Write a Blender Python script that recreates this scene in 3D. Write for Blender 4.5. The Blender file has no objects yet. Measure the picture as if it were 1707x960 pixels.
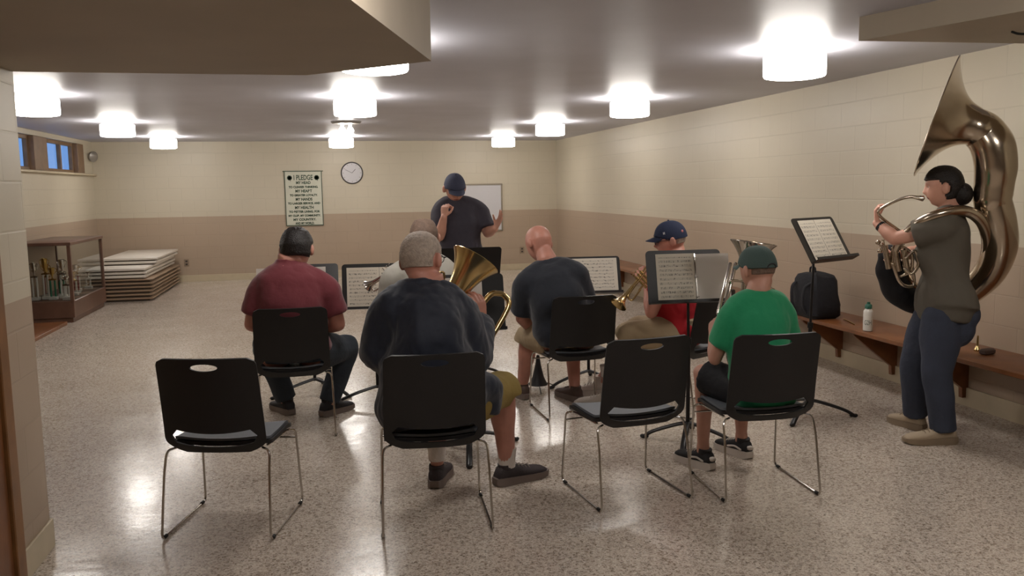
import bpy, bmesh, math, random
import numpy as np
from mathutils import Vector, Matrix, noise

S = bpy.context.scene
COL = S.collection
PI = math.pi
random.seed(4)
np.random.seed(4)

# ------------------------------------------------------------------ camera
F_PX = 1420.37
CAM_H = 1.57
CR = Vector((0.97640713, -0.21539016, -0.01536856))
CU = Vector((0.04033233, 0.11198972, 0.99289053))
CF = Vector((0.21213773, 0.97008525, -0.11803474))
cam_d = bpy.data.cameras.new('camera')
cam = bpy.data.objects.new('camera', cam_d)
COL.objects.link(cam)
cam.matrix_world = Matrix(((CR[0], CU[0], -CF[0], 0), (CR[1], CU[1], -CF[1], 0), (CR[2], CU[2], -CF[2], CAM_H), (0, 0, 0, 1)))
cam_d.sensor_width = 36
cam_d.lens = 36 * F_PX / 1707
cam_d.clip_start = 0.05
cam_d.clip_end = 100
S.camera = cam

# ------------------------------------------------------------------ light and exposure
w = bpy.data.worlds.new('world')
S.world = w
w.use_nodes = True
w.node_tree.nodes['Background'].inputs[0].default_value = (0.20, 0.42, 0.92, 1)
w.node_tree.nodes['Background'].inputs[1].default_value = 1.1
S.view_settings.view_transform = 'Standard'
S.view_settings.look = 'None'
S.view_settings.gamma = 1
S.view_settings.use_curve_mapping = False
S.view_settings.exposure = 0.1
LAMP_STRENGTH = 25.0
LAMP_COL = (1.0, 0.945, 0.875, 1)


# a point of the room: seen at photo pixel (px, py) at depth Y
def at(px, py, Y):
    d = CF + CR * ((px - 853.5) / F_PX) + CU * ((480 - py) / F_PX)
    t = Y / d.y
    return Vector((0, 0, CAM_H)) + d * t


V = Vector


# ------------------------------------------------------------------ materials
def lin(c):
    return tuple((x / 12.92 if x <= .04045 else ((x + .055) / 1.055) ** 2.4) for x in [v / 255 for v in c]) + (1,)


def mat(name, rgb, rough=.6, metal=0, bump=0, bscale=60, var=0, vscale=8, coat=0, sheen=0, spec=.5, alpha=None, trans=0, sss=0):
    m = bpy.data.materials.new(name)
    m.use_nodes = True
    nt = m.node_tree
    N = nt.nodes
    L = nt.links
    b = N['Principled BSDF']
    b.inputs['Base Color'].default_value = lin(rgb)
    b.inputs['Roughness'].default_value = rough
    b.inputs['Metallic'].default_value = metal
    b.inputs['Specular IOR Level'].default_value = spec
    b.inputs['Coat Weight'].default_value = coat
    b.inputs['Sheen Weight'].default_value = sheen
    b.inputs['Transmission Weight'].default_value = trans
    if bump or var:
        tc = N.new('ShaderNodeTexCoord')
    if bump:
        n = N.new('ShaderNodeTexNoise')
        n.inputs['Scale'].default_value = bscale
        n.inputs['Detail'].default_value = 4
        bp = N.new('ShaderNodeBump')
        bp.inputs['Strength'].default_value = bump
        bp.inputs['Distance'].default_value = .01
        L.new(tc.outputs['Object'], n.inputs['Vector'])
        L.new(n.outputs['Fac'], bp.inputs['Height'])
        L.new(bp.outputs['Normal'], b.inputs['Normal'])
    if var:
        n = N.new('ShaderNodeTexNoise')
        n.inputs['Scale'].default_value = vscale
        n.inputs['Detail'].default_value = 5
        r = N.new('ShaderNodeValToRGB')
        c = lin(rgb)
        r.color_ramp.elements[0].color = tuple(x * (1 - var) for x in c[:3]) + (1,)
        r.color_ramp.elements[1].color = tuple(min(1, x * (1 + var)) for x in c[:3]) + (1,)
        r.color_ramp.elements[0].position = .3
        r.color_ramp.elements[1].position = .7
        L.new(tc.outputs['Object'], n.inputs['Vector'])
        L.new(n.outputs['Fac'], r.inputs['Fac'])
        L.new(r.outputs['Color'], b.inputs['Base Color'])
    return m


def emis(name, col, s):
    m = bpy.data.materials.new(name)
    m.use_nodes = True
    nt = m.node_tree
    nt.nodes.remove(nt.nodes['Principled BSDF'])
    e = nt.nodes.new('ShaderNodeEmission')
    e.inputs[0].default_value = col
    e.inputs[1].default_value = s
    nt.links.new(e.outputs[0], nt.nodes['Material Output'].inputs[0])
    return m


def block_mat(name, up, low, axis, split=1.135):
    """painted concrete block wall, cream above and tan below the split height"""
    m = bpy.data.materials.new(name)
    m.use_nodes = True
    nt = m.node_tree
    N = nt.nodes
    L = nt.links
    b = N['Principled BSDF']
    geo = N.new('ShaderNodeNewGeometry')
    sp = N.new('ShaderNodeSeparateXYZ')
    L.new(geo.outputs['Position'], sp.inputs[0])
    gt = N.new('ShaderNodeMath')
    gt.operation = 'GREATER_THAN'
    gt.inputs[1].default_value = split
    L.new(sp.outputs['Z'], gt.inputs[0])
    nz = N.new('ShaderNodeTexNoise')
    nz.inputs['Scale'].default_value = 1.3
    nz.inputs['Detail'].default_value = 5
    L.new(geo.outputs['Position'], nz.inputs['Vector'])
    mx = N.new('ShaderNodeMix')
    mx.data_type = 'RGBA'
    mx.inputs[6].default_value = lin(low)
    mx.inputs[7].default_value = lin(up)
    L.new(gt.outputs[0], mx.inputs[0])
    mx2 = N.new('ShaderNodeMix')
    mx2.data_type = 'RGBA'
    mx2.blend_type = 'MULTIPLY'
    mx2.inputs[0].default_value = .12
    L.new(mx.outputs[2], mx2.inputs[6])
    L.new(nz.outputs['Fac'], mx2.inputs[7])
    cb = N.new('ShaderNodeCombineXYZ')
    L.new(sp.outputs[axis], cb.inputs[0])
    L.new(sp.outputs['Z'], cb.inputs[1])
    br = N.new('ShaderNodeTexBrick')
    br.inputs['Scale'].default_value = 1
    br.inputs['Brick Width'].default_value = .40
    br.inputs['Row Height'].default_value = .2027
    br.inputs['Mortar Size'].default_value = .006
    br.inputs['Mortar Smooth'].default_value = .6
    br.inputs['Color1'].default_value = (1, 1, 1, 1)
    br.inputs['Color2'].default_value = (1, 1, 1, 1)
    br.inputs['Mortar'].default_value = (0, 0, 0, 1)
    L.new(cb.outputs[0], br.inputs['Vector'])
    mx3 = N.new('ShaderNodeMix')
    mx3.data_type = 'RGBA'
    mx3.blend_type = 'MULTIPLY'
    mx3.inputs[0].default_value = .05
    L.new(mx2.outputs[2], mx3.inputs[6])
    L.new(br.outputs['Color'], mx3.inputs[7])
    L.new(mx3.outputs[2], b.inputs['Base Color'])
    n2 = N.new('ShaderNodeTexNoise')
    n2.inputs['Scale'].default_value = 90
    L.new(geo.outputs['Position'], n2.inputs['Vector'])
    ad = N.new('ShaderNodeMath')
    ad.operation = 'MULTIPLY_ADD'
    ad.inputs[1].default_value = .12
    L.new(n2.outputs['Fac'], ad.inputs[0])
    L.new(br.outputs['Color'], ad.inputs[2])
    bp = N.new('ShaderNodeBump')
    bp.inputs['Strength'].default_value = .28
    bp.inputs['Distance'].default_value = .004
    L.new(ad.outputs[0], bp.inputs['Height'])
    L.new(bp.outputs['Normal'], b.inputs['Normal'])
    b.inputs['Roughness'].default_value = .42
    return m


def floor_mat():
    m = bpy.data.materials.new('terrazzo')
    m.use_nodes = True
    nt = m.node_tree
    N = nt.nodes
    L = nt.links
    b = N['Principled BSDF']
    tc = N.new('ShaderNodeTexCoord')
    base = N.new('ShaderNodeTexNoise')
    base.inputs['Scale'].default_value = 1.6
    base.inputs['Detail'].default_value = 6
    L.new(tc.outputs['Object'], base.inputs['Vector'])
    rb = N.new('ShaderNodeValToRGB')
    rb.color_ramp.elements[0].color = lin((184, 170, 154))
    rb.color_ramp.elements[1].color = lin((206, 193, 178))
    rb.color_ramp.elements[0].position = .3
    rb.color_ramp.elements[1].position = .7
    L.new(base.outputs['Fac'], rb.inputs['Fac'])
    prev = rb.outputs['Color']
    for sc, lo, hi, fac in ((85, (92, 76, 62), (236, 228, 214), .62), (190, (80, 68, 58), (222, 212, 200), .45)):
        vo = N.new('ShaderNodeTexVoronoi')
        vo.inputs['Scale'].default_value = sc
        L.new(tc.outputs['Object'], vo.inputs['Vector'])
        sx = N.new('ShaderNodeSeparateColor')
        L.new(vo.outputs['Color'], sx.inputs[0])
        r = N.new('ShaderNodeValToRGB')
        r.color_ramp.interpolation = 'CONSTANT'
        e = r.color_ramp.elements
        e[0].color = lin(lo)
        e[0].position = 0
        e[1].color = lin((120, 98, 78))
        e[1].position = .12
        x = e.new(.24)
        x.color = lin((204, 190, 176))
        x = e.new(.80)
        x.color = lin(hi)
        L.new(sx.outputs[0], r.inputs['Fac'])
        mx = N.new('ShaderNodeMix')
        mx.data_type = 'RGBA'
        mx.inputs[0].default_value = fac
        L.new(prev, mx.inputs[6])
        L.new(r.outputs['Color'], mx.inputs[7])
        prev = mx.outputs[2]
    L.new(prev, b.inputs['Base Color'])
    n2 = N.new('ShaderNodeTexNoise')
    n2.inputs['Scale'].default_value = 2.2
    n2.inputs['Detail'].default_value = 8
    n2.inputs['Roughness'].default_value = .7
    L.new(tc.outputs['Object'], n2.inputs['Vector'])
    rr = N.new('ShaderNodeMapRange')
    rr.inputs[1].default_value = .3
    rr.inputs[2].default_value = .7
    rr.inputs[3].default_value = .13
    rr.inputs[4].default_value = .27
    L.new(n2.outputs['Fac'], rr.inputs[0])
    L.new(rr.outputs[0], b.inputs['Roughness'])
    n3 = N.new('ShaderNodeTexNoise')
    n3.inputs['Scale'].default_value = 16
    n3.inputs['Detail'].default_value = 6
    L.new(tc.outputs['Object'], n3.inputs['Vector'])
    bp = N.new('ShaderNodeBump')
    bp.inputs['Strength'].default_value = .25
    bp.inputs['Distance'].default_value = .004
    L.new(n3.outputs['Fac'], bp.inputs['Height'])
    L.new(bp.outputs['Normal'], b.inputs['Normal'])
    b.inputs['Specular IOR Level'].default_value = .5
    return m


def music_mat(name, sc=1.0, tint=(214, 206, 190)):
    """paper printed with staves and note heads; sheet local x across, z down its length (0..1 generated)"""
    m = bpy.data.materials.new(name)
    m.use_nodes = True
    nt = m.node_tree
    N = nt.nodes
    L = nt.links
    b = N['Principled BSDF']
    tc = N.new('ShaderNodeTexCoord')
    sp = N.new('ShaderNodeSeparateXYZ')
    L.new(tc.outputs['Generated'], sp.inputs[0])

    def M(op, a, bb=None, c=None):
        n = N.new('ShaderNodeMath')
        n.operation = op
        for i, v in enumerate((a, bb, c)):
            if v is None:
                continue
            if isinstance(v, (int, float)):
                n.inputs[i].default_value = v
            else:
                L.new(v, n.inputs[i])
        return n.outputs[0]
    z = M('MULTIPLY', sp.outputs[2], 10 * sc)
    fr = M('FRACT', z)
    ins = M('LESS_THAN', fr, .52)
    fine = M('FRACT', M('MULTIPLY', fr, 10))
    line = M('MULTIPLY', M('LESS_THAN', fine, .28), ins)
    no = N.new('ShaderNodeTexNoise')
    no.inputs['Scale'].default_value = 22
    L.new(tc.outputs['Generated'], no.inputs['Vector'])
    notes = M('MULTIPLY', M('GREATER_THAN', no.outputs['Fac'], .57), ins)
    mk = M('MINIMUM', M('ADD', M('MULTIPLY', line, .55), M('MULTIPLY', notes, .75)), .85)
    # margins
    xin = M('MULTIPLY', M('GREATER_THAN', sp.outputs[0], .07), M('LESS_THAN', sp.outputs[0], .93))
    zin = M('MULTIPLY', M('GREATER_THAN', sp.outputs[2], .05), M('LESS_THAN', sp.outputs[2], .93))
    mk = M('MULTIPLY', M('MULTIPLY', mk, xin), zin)
    mx = N.new('ShaderNodeMix')
    mx.data_type = 'RGBA'
    mx.inputs[6].default_value = lin(tint)
    mx.inputs[7].default_value = lin((70, 66, 62))
    L.new(mk, mx.inputs[0])
    L.new(mx.outputs[2], b.inputs['Base Color'])
    b.inputs['Roughness'].default_value = .5
    return m


M_ = {}


def setup_mats():
    M = M_
    M['wall_y'] = block_mat('painted block wall', (208, 198, 176), (182, 162, 140), 'X')
    M['wall_x'] = block_mat('painted block side wall', (208, 198, 176), (182, 162, 140), 'Y')
    M['ceiling'] = mat('painted ceiling', (190, 190, 200), .45, bump=.05, bscale=30, var=.05, vscale=2)
    M['soffit'] = mat('soffit paint', (170, 158, 140), .6, var=.05, vscale=3)
    M['floor'] = floor_mat()
    M['cove'] = mat('cream base', (198, 184, 156), .4, var=.05)
    M['tan_wood'] = mat('orange brown varnished wood', (128, 80, 46), .35, var=.25, vscale=6, bump=.05)
    M['frame_wood'] = mat('window frame wood', (132, 104, 78), .5, var=.15)
    M['jamb'] = mat('door frame varnish', (134, 92, 52), .4, var=.2)
    M['dark_wood'] = mat('dark reddish wood', (84, 52, 40), .35, var=.25, vscale=5)
    M['case_wood'] = mat('display case wood', (104, 76, 62), .35, var=.2, vscale=5)
    M['plastic'] = mat('black plastic', (24, 22, 23), .5, bump=.05, bscale=200)
    M['pad'] = mat('grey seat', (104, 108, 114), .55, bump=.1, bscale=300)
    M['chrome'] = mat('chrome wire', (200, 196, 190), .16, 1)
    M['black_rubber'] = mat('black rubber', (18, 18, 18), .6)
    M['stand'] = mat('black painted steel', (34, 32, 32), .38, .3)
    M['brass'] = mat('lacquered brass', (206, 180, 128), .2, 1)
    M['silver'] = mat('silver plate', (205, 198, 188), .12, 1)
    M['nickel'] = mat('worn nickel silver', (196, 182, 164), .19, 1, var=.12, vscale=4)
    M['skin'] = mat('skin', (190, 140, 120), .5, var=.08, vscale=14, bump=.06, bscale=140)
    M['skin_red'] = mat('ruddy skin', (192, 134, 116), .45, var=.12, vscale=12, bump=.06, bscale=140)
    M['skin_pale'] = mat('pale skin', (212, 158, 136), .5, var=.08, vscale=12, bump=.06, bscale=140)
    M['lips'] = mat('lips', (160, 84, 74), .45)
    M['eye'] = mat('eye', (225, 220, 212), .2)
    M['iris'] = mat('iris', (50, 34, 26), .2)
    M['hair_black'] = mat('black hair', (26, 20, 18), .5, bump=.6, bscale=120, var=.3, vscale=60)
    M['hair_grey'] = mat('short grey hair', (176, 160, 146), .7, bump=.7, bscale=140, var=.2, vscale=60)
    M['hair_brown'] = mat('greying brown hair', (118, 96, 82), .7, bump=.6, bscale=120, var=.2, vscale=50)
    M['maroon'] = mat('maroon cotton', (112, 44, 52), .85, bump=.25, bscale=35, sheen=.2)
    M['navy'] = mat('navy jacket', (26, 32, 48), .7, bump=.3, bscale=25, sheen=.2)
    M['navytee'] = mat('dark navy cotton', (28, 32, 42), .85, bump=.25, bscale=30, sheen=.2)
    M['polo'] = mat('haze lightened navy polo', (58, 54, 64), .8, bump=.2, bscale=30)  # navy lifted towards grey: distant haze is put into the shirt colour
    M['greytee'] = mat('light grey shirt', (170, 166, 156), .85, bump=.2, bscale=30)
    M['olive'] = mat('washed olive grey shirt', (98, 92, 82), .9, bump=.25, bscale=30)
    M['red'] = mat('red shirt', (178, 22, 34), .8, bump=.2, bscale=30)
    M['green'] = mat('green cotton', (22, 140, 92), .8, bump=.25, bscale=30, sheen=.2)
    M['jeans'] = mat('blue denim', (56, 62, 78), .85, bump=.3, bscale=60, var=.15, vscale=6)
    M['darkjeans'] = mat('dark denim', (52, 60, 70), .85, bump=.3, bscale=60, var=.15, vscale=6)
    M['khaki'] = mat('khaki cotton', (166, 146, 116), .85, bump=.2, bscale=40)
    M['olivekhaki'] = mat('olive khaki shorts', (142, 120, 62), .85, bump=.2, bscale=40)
    M['blackshort'] = mat('black shorts', (22, 22, 28), .8, bump=.2, bscale=40)
    M['sock'] = mat('white sock', (214, 204, 196), .9, bump=.3, bscale=150)
    M['shoe_grey'] = mat('dark grey mesh shoe', (62, 54, 56), .8, bump=.4, bscale=200)
    M['shoe_dark'] = mat('dark shoe', (40, 38, 42), .7, bump=.2, bscale=150)
    M['shoe_brown'] = mat('brown shoe', (86, 68, 60), .7, bump=.2, bscale=150)
    M['shoe_tan'] = mat('pale tan sneaker', (176, 158, 134), .8, bump=.3, bscale=150)
    M['shoe_bw'] = mat('black and white sneaker', (30, 28, 30), .7, bump=.2, bscale=150)
    M['sole_white'] = mat('white sole', (202, 192, 182), .6)
    M['sole_grey'] = mat('grey sole', (120, 106, 98), .7)
    M['sole_tan'] = mat('tan sole', (140, 122, 100), .7)
    M['cap_navy'] = mat('navy cap', (24, 34, 62), .8, bump=.15, bscale=120)
    M['cap_green'] = mat('faded green cap', (66, 84, 80), .85, bump=.15, bscale=120)
    M['cap_blue'] = mat('slate blue cap', (64, 68, 88), .85, bump=.15, bscale=120)
    M['white'] = mat('white paint', (214, 208, 196), .5)
    M['mark_pink'] = mat('pink logo', (196, 116, 116), .6)
    M['mark_white'] = mat('white logo', (216, 214, 214), .6)
    M['cover'] = mat('black cloth cover', (20, 20, 26), .8, bump=.4, bscale=25)
    M['clock_face'] = mat('clock face', (206, 204, 206), .3)
    M['clock_rim'] = mat('dark clock rim', (70, 66, 64), .4)
    M['board'] = mat('white board', (206, 204, 206), .25)
    M['alu'] = mat('board frame', (150, 140, 124), .4, .5)
    M['poster'] = mat('poster paper', (206, 206, 188), .6)
    M['ink'] = mat('dark green ink', (66, 84, 68), .7)
    M['outlet'] = mat('outlet plate', (150, 132, 112), .5)
    M['outlet_dark'] = mat('outlet slot', (70, 60, 54), .5)
    M['tbl_white'] = mat('white table top', (222, 214, 202), .35, var=.03)
    M['tbl_edge'] = mat('table underside', (90, 78, 68), .6)
    M['tbl_brown'] = mat('tan table', (160, 136, 112), .45, var=.05)
    M['bag'] = mat('black bag cloth', (26, 26, 32), .85, bump=.5, bscale=30)
    M['bottle'] = mat('white bottle', (222, 218, 208), .35)
    M['bottle_cap'] = mat('green bottle cap', (40, 96, 78), .4)
    M['gold'] = mat('trophy gold', (204, 168, 96), .25, 1)
    M['trophy_green'] = mat('trophy green column', (40, 110, 80), .3)
    M['trophy_white'] = mat('trophy white column', (196, 190, 180), .3)
    M['trophy_red'] = mat('trophy red column', (130, 50, 50), .3)
    M['lamp'] = emis('lamp glass', LAMP_COL, LAMP_STRENGTH)
    M['lamp_base'] = mat('lamp metal', (150, 145, 138), .4, .4)
    M['music'] = music_mat('music sheet')
    M['music2'] = music_mat('dense music sheet', 1.1, (206, 196, 178))
    M['paper'] = mat('plain paper', (214, 206, 196), .5)
    g = bpy.data.materials.new('glass pane')
    g.use_nodes = True
    N = g.node_tree.nodes
    L = g.node_tree.links
    N.remove(N['Principled BSDF'])
    t = N.new('ShaderNodeBsdfTransparent')
    t.inputs[0].default_value = (.93, .95, .95, 1)
    gl = N.new('ShaderNodeBsdfGlossy')
    gl.inputs['Roughness'].default_value = .03
    lw = N.new('ShaderNodeLayerWeight')
    lw.inputs[0].default_value = .5
    pw = N.new('ShaderNodeMath')
    pw.operation = 'POWER'
    pw.inputs[1].default_value = 5
    L.new(lw.outputs['Facing'], pw.inputs[0])
    fr = N.new('ShaderNodeMath')
    fr.operation = 'MULTIPLY_ADD'
    fr.inputs[1].default_value = .7
    fr.inputs[2].default_value = .03
    L.new(pw.outputs[0], fr.inputs[0])
    mx = N.new('ShaderNodeMixShader')
    L.new(fr.outputs[0], mx.inputs[0])
    L.new(t.outputs[0], mx.inputs[1])
    L.new(gl.outputs[0], mx.inputs[2])
    L.new(mx.outputs[0], N['Material Output'].inputs[0])
    M['glass'] = g


setup_mats()


# ------------------------------------------------------------------ mesh builder
def catmull(P, n=6):
    P = [Vector(p) if not isinstance(p, Vector) else p for p in P]
    if len(P) < 3:
        return P
    out = []
    for i in range(len(P) - 1):
        p0 = P[i - 1] if i > 0 else P[i] * 2 - P[i + 1]
        p1, p2 = P[i], P[i + 1]
        p3 = P[i + 2] if i + 2 < len(P) else P[i + 1] * 2 - P[i]
        for k in range(n):
            t = k / n
            out.append(.5 * ((2 * p1) + (p2 - p0) * t + (2 * p0 - 5 * p1 + 4 * p2 - p3) * t * t + (3 * p1 - p0 - 3 * p2 + p3) * t ** 3))
    out.append(P[-1])
    return out


def lerp_list(R, n):
    out = []
    for i in range(len(R) - 1):
        for k in range(n):
            t = k / n
            t2 = t * t * (3 - 2 * t)
            out.append(R[i] * (1 - t2) + R[i + 1] * t2)
    out.append(R[-1])
    return out


class MB:
    def __init__(s):
        s.v = []
        s.f = []
        s.m = []

    def add(s, vs, fs, mi=0):
        o = len(s.v)
        s.v.extend([tuple(p) for p in vs])
        s.f.extend([tuple(i + o for i in f) for f in fs])
        s.m.extend([mi] * len(fs))

    def rings(s, rings, cap=True, mi=0, closed=False):
        n = len(rings[0])
        vs = [p for r in rings for p in r]
        fs = []
        K = len(rings)
        for i in range(K if closed else K - 1):
            a, b = i * n, ((i + 1) % K) * n
            for j in range(n):
                k = (j + 1) % n
                fs.append((a + j, a + k, b + k, b + j))
        if cap and not closed:
            fs.append(tuple(range(n))[::-1])
            fs.append(tuple((K - 1) * n + j for j in range(n)))
        s.add(vs, fs, mi)

    def tube(s, path, rad, seg=12, ends='round', side=None, flat=1.0, mi=0, closed=False):
        P = [Vector(p) for p in path]
        n = len(P)
        R = list(rad) if hasattr(rad, '__len__') else [rad] * n
        T = []
        for i in range(n):
            a = P[(i - 1) % n] if closed else P[max(0, i - 1)]
            b = P[(i + 1) % n] if closed else P[min(n - 1, i + 1)]
            T.append((b - a).normalized())
        if side is None:
            up = Vector((0, 0, 1)) if abs(T[0].z) < .9 else Vector((1, 0, 0))
            u = T[0].cross(up).normalized()
        else:
            u = Vector(side)
        rings = []
        for i in range(n):
            if side is not None:
                u = Vector(side)
            u = (u - T[i] * u.dot(T[i])).normalized()
            w_ = T[i].cross(u)
            ring = lambda c, r: [c + (u * math.cos(2 * PI * j / seg) + w_ * math.sin(2 * PI * j / seg) * flat) * r for j in range(seg)]
            if i == 0 and ends == 'round' and not closed:
                for a in (80, 55, 28):
                    rings.append(ring(P[0] - T[0] * R[0] * math.sin(math.radians(a)), R[0] * math.cos(math.radians(a))))
            rings.append(ring(P[i], R[i]))
            if i == n - 1 and ends == 'round' and not closed:
                for a in (28, 55, 80):
                    rings.append(ring(P[i] + T[i] * R[i] * math.sin(math.radians(a)), R[i] * math.cos(math.radians(a))))
        s.rings(rings, True, mi, closed)

    def ball(s, c, r, rot=None, seg=16, mi=0):
        c = Vector(c)
        r = Vector(r) if hasattr(r, '__len__') else Vector((r, r, r))
        rings = []
        K = seg // 2 + 1
        for i in range(1, K):
            th = PI * i / K
            ring = []
            for j in range(seg):
                ph = 2 * PI * j / seg
                d = Vector((math.sin(th) * math.cos(ph) * r.x, math.sin(th) * math.sin(ph) * r.y, -math.cos(th) * r.z))
                if rot:
                    d = rot @ d
                ring.append(c + d)
            rings.append(ring)
        s.rings(rings, True, mi)

    def box(s, c, size, rot=None, mi=0, bev=0):
        c = Vector(c)
        hx, hy, hz = [a / 2 for a in size]
        if bev <= 0:
            pts = [Vector((x, y, z)) for z in (-hz, hz) for y in (-hy, hy) for x in (-hx, hx)]
            if rot:
                pts = [rot @ p for p in pts]
            s.add([c + p for p in pts], [(0, 2, 3, 1), (4, 5, 7, 6), (0, 1, 5, 4), (2, 6, 7, 3), (0, 4, 6, 2), (1, 3, 7, 5)], mi)
            return
        b = min(bev, hx * .9, hy * .9, hz * .9)
        rings = []
        for dz, ins in ((-hz, b), (-hz + b, 0), (hz - b, 0), (hz, b)):
            ring = []
            for sx, sy in ((1, 1), (-1, 1), (-1, -1), (1, -1)):
                ax, ay = hx - ins, hy - ins
                p1 = (sx * ax, sy * (ay - b * .8), dz)
                p2 = (sx * (ax - b * .8), sy * ay, dz)
                if sx * sy > 0:
                    ring += [p1, p2]
                else:
                    ring += [p2, p1]
            ring = [Vector(p) for p in ring]
            if rot:
                ring = [rot @ p for p in ring]
            rings.append([c + p for p in ring])
        s.rings(rings, True, mi)

    def lathe(s, prof, origin=(0, 0, 0), axis=(0, 0, 1), seg=32, mi=0, cap=True):
        """prof: (distance along axis, radius)"""
        a = Vector(axis).normalized()
        u = a.cross(Vector((0, 0, 1)) if abs(a.z) < .9 else Vector((1, 0, 0))).normalized()
        w_ = a.cross(u)
        o = Vector(origin)
        s.rings([[o + a * d + (u * math.cos(2 * PI * j / seg) + w_ * math.sin(2 * PI * j / seg)) * max(r, 1e-4) for j in range(seg)] for d, r in prof], cap, mi)

    def prism(s, pts, thick, M=None, mi=0):
        """polygon pts (x, z) extruded along y by thick"""
        M = M or Matrix()
        n = len(pts)
        vs = [M @ Vector((x, -thick / 2, z)) for x, z in pts] + [M @ Vector((x, thick / 2, z)) for x, z in pts]
        fs = [tuple(range(n)), tuple(range(2 * n - 1, n - 1, -1))] + [(i, i + n, (i + 1) % n + n, (i + 1) % n) for i in range(n)]
        s.add(vs, fs, mi)


def link(o, parent=None):
    COL.objects.link(o)
    if parent is not None:
        o.parent = parent
    return o


def make(name, mb, mats, parent=None, smooth=True, off=None, sharp=40):
    me = bpy.data.meshes.new(name)
    v = mb.v
    if off is not None:
        v = [(p[0] - off[0], p[1] - off[1], p[2] - off[2]) for p in v]
    me.from_pydata(v, [], mb.f)
    if not isinstance(mats, (list, tuple)):
        mats = [mats]
    for m in mats:
        me.materials.append(m)
    if len(mats) > 1:
        me.polygons.foreach_set('material_index', mb.m)
    bm = bmesh.new()
    bm.from_mesh(me)
    bmesh.ops.recalc_face_normals(bm, faces=bm.faces)
    bm.to_mesh(me)
    bm.free()
    if smooth:
        me.polygons.foreach_set('use_smooth', [True] * len(me.polygons))
        me.set_sharp_from_angle(angle=math.radians(sharp))
    me.update()
    o = bpy.data.objects.new(name, me)
    link(o, parent)
    return o


def tag(o, label=None, cat=None, group=None, kind=None):
    if label:
        o['label'] = label
    if cat:
        o['category'] = cat
    if group:
        o['group'] = group
    if kind:
        o['kind'] = kind
    return o


def thing(name, label, cat, loc=(0, 0, 0), rz=0, group=None):
    o = bpy.data.objects.new(name, None)
    o.empty_display_size = .1
    link(o)
    o.location = loc
    o.rotation_euler = (0, 0, rz)
    return tag(o, label, cat, group)


def copy_tree(o, parent=None):
    c = o.copy()
    COL.objects.link(c)
    if parent is not None:
        c.parent = parent
    for ch in [x for x in o.children]:
        copy_tree(ch, c)
    return c


def struct(name, mb, m, parent=None, smooth=False):
    o = make(name, mb, m, parent, smooth)
    if parent is None:
        o['kind'] = 'structure'
    return o


# ------------------------------------------------------------------ the room
ZC = 2.427
XL, XR, YB, YN = -3.79, 4.34, 15.75, -3.6
YP = 4.02       # far end of the near left wall
XP = -1.25


def simple(name, m, *boxes, kind='structure', bev=0):
    mb = MB()
    for (x0, x1, y0, y1, z0, z1) in boxes:
        mb.box(((x0 + x1) / 2, (y0 + y1) / 2, (z0 + z1) / 2), (x1 - x0, y1 - y0, z1 - z0), bev=bev)
    o = make(name, mb, m, None, bev > 0)
    if kind:
        o['kind'] = kind
    return o


simple('floor', M_['floor'], (XL - .4, XR + .2, YN - .2, YB + .2, -.1, 0))
simple('ceiling', M_['ceiling'], (XL - .4, XR + .2, YN - .2, YB + .2, ZC, ZC + .12))
simple('wall_back', M_['wall_y'], (XL - .0, XR + .2, YB, YB + .2, 0, ZC))
simple('wall_right', M_['wall_x'], (XR, XR + .2, YN, YB, 0, ZC))
simple('wall_rear', M_['wall_y'], (XP, XR, YN - .2, YN, 0, ZC))
# left wall with a band of high windows
WB, WT = 1.89, 2.36
W1 = (11.3, 12.78)
W2 = (13.36, 14.9)
simple('wall_left', M_['wall_x'],
       (XL - .2, XL, YP, YB, 0, WB), (XL - .2, XL, YP, W1[0], WB, ZC), (XL - .2, XL, W1[0], YB, WT, ZC), (XL - .2, XL, 15.25, YB, WB, WT))
simple('wall_partition', M_['wall_x'], (XP - .25, XP, YN, YP, 0, ZC), (XL - .2, XP - .25, YP - .2, YP, 0, ZC))
simple('trim_sill', M_['cove'], (XL - .02, XL + .06, W1[0], YB, WB - .035, WB), bev=.006)
mb = MB()
for y0, y1 in ((W1[1], W2[0]), (W2[1], 15.25)):
    mb.box((XL - .06, (y0 + y1) / 2, (WB + WT) / 2), (.12, y1 - y0 - .002, WT - WB), bev=.006)
struct('trim_window_post', mb, M_['frame_wood'])
for k, (y0, y1) in enumerate((W1, W2)):
    r = bpy.data.objects.new('window_%d' % (k + 1), None)
    link(r)
    r.location = (XL - .1, (y0 + y1) / 2, (WB + WT) / 2)
    r['kind'] = 'structure'
    h, hw = (WT - WB) / 2, (y1 - y0) / 2
    mb = MB()
    for z in (-h + .025, h - .025):
        mb.box((0, 0, z), (.06, 2 * hw - .01, .05), bev=.004)
    for y in (-hw + .03, hw - .03, .12):
        mb.box((0, y, 0), (.058, .05, 2 * h - .02), bev=.004)
    make('window_frame', mb, M_['frame_wood'], r)
    mb = MB()
    mb.box((-.012, 0, 0), (.006, 2 * hw - .06, 2 * h - .06))
    make('pane', mb, M_['glass'], r, False)
# soffits
def slab(name, pts, z0, z1, m):
    mb = MB()
    n = len(pts)
    mb.add([(x, y, z0) for x, y in pts] + [(x, y, z1) for x, y in pts],
           [tuple(range(n)), tuple(range(2 * n - 1, n - 1, -1))] + [(i, i + n, (i + 1) % n + n, (i + 1) % n) for i in range(n)])
    return struct(name, mb, m)


slab('ceiling_soffit', [(XP, YP - .01), (-.05, YP - .01), (.45, 3.52), (.09, 2.41), (-.2, 1.4), (XP, 1.4)], 2.08, ZC, M_['soffit'])
slab('ceiling_soffit_right', [(2.79, 4.11), (XR, 4.05), (XR, 2.2), (3.3, 2.2), (3.05, 3.29)], 2.305, ZC, M_['soffit'])
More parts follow.
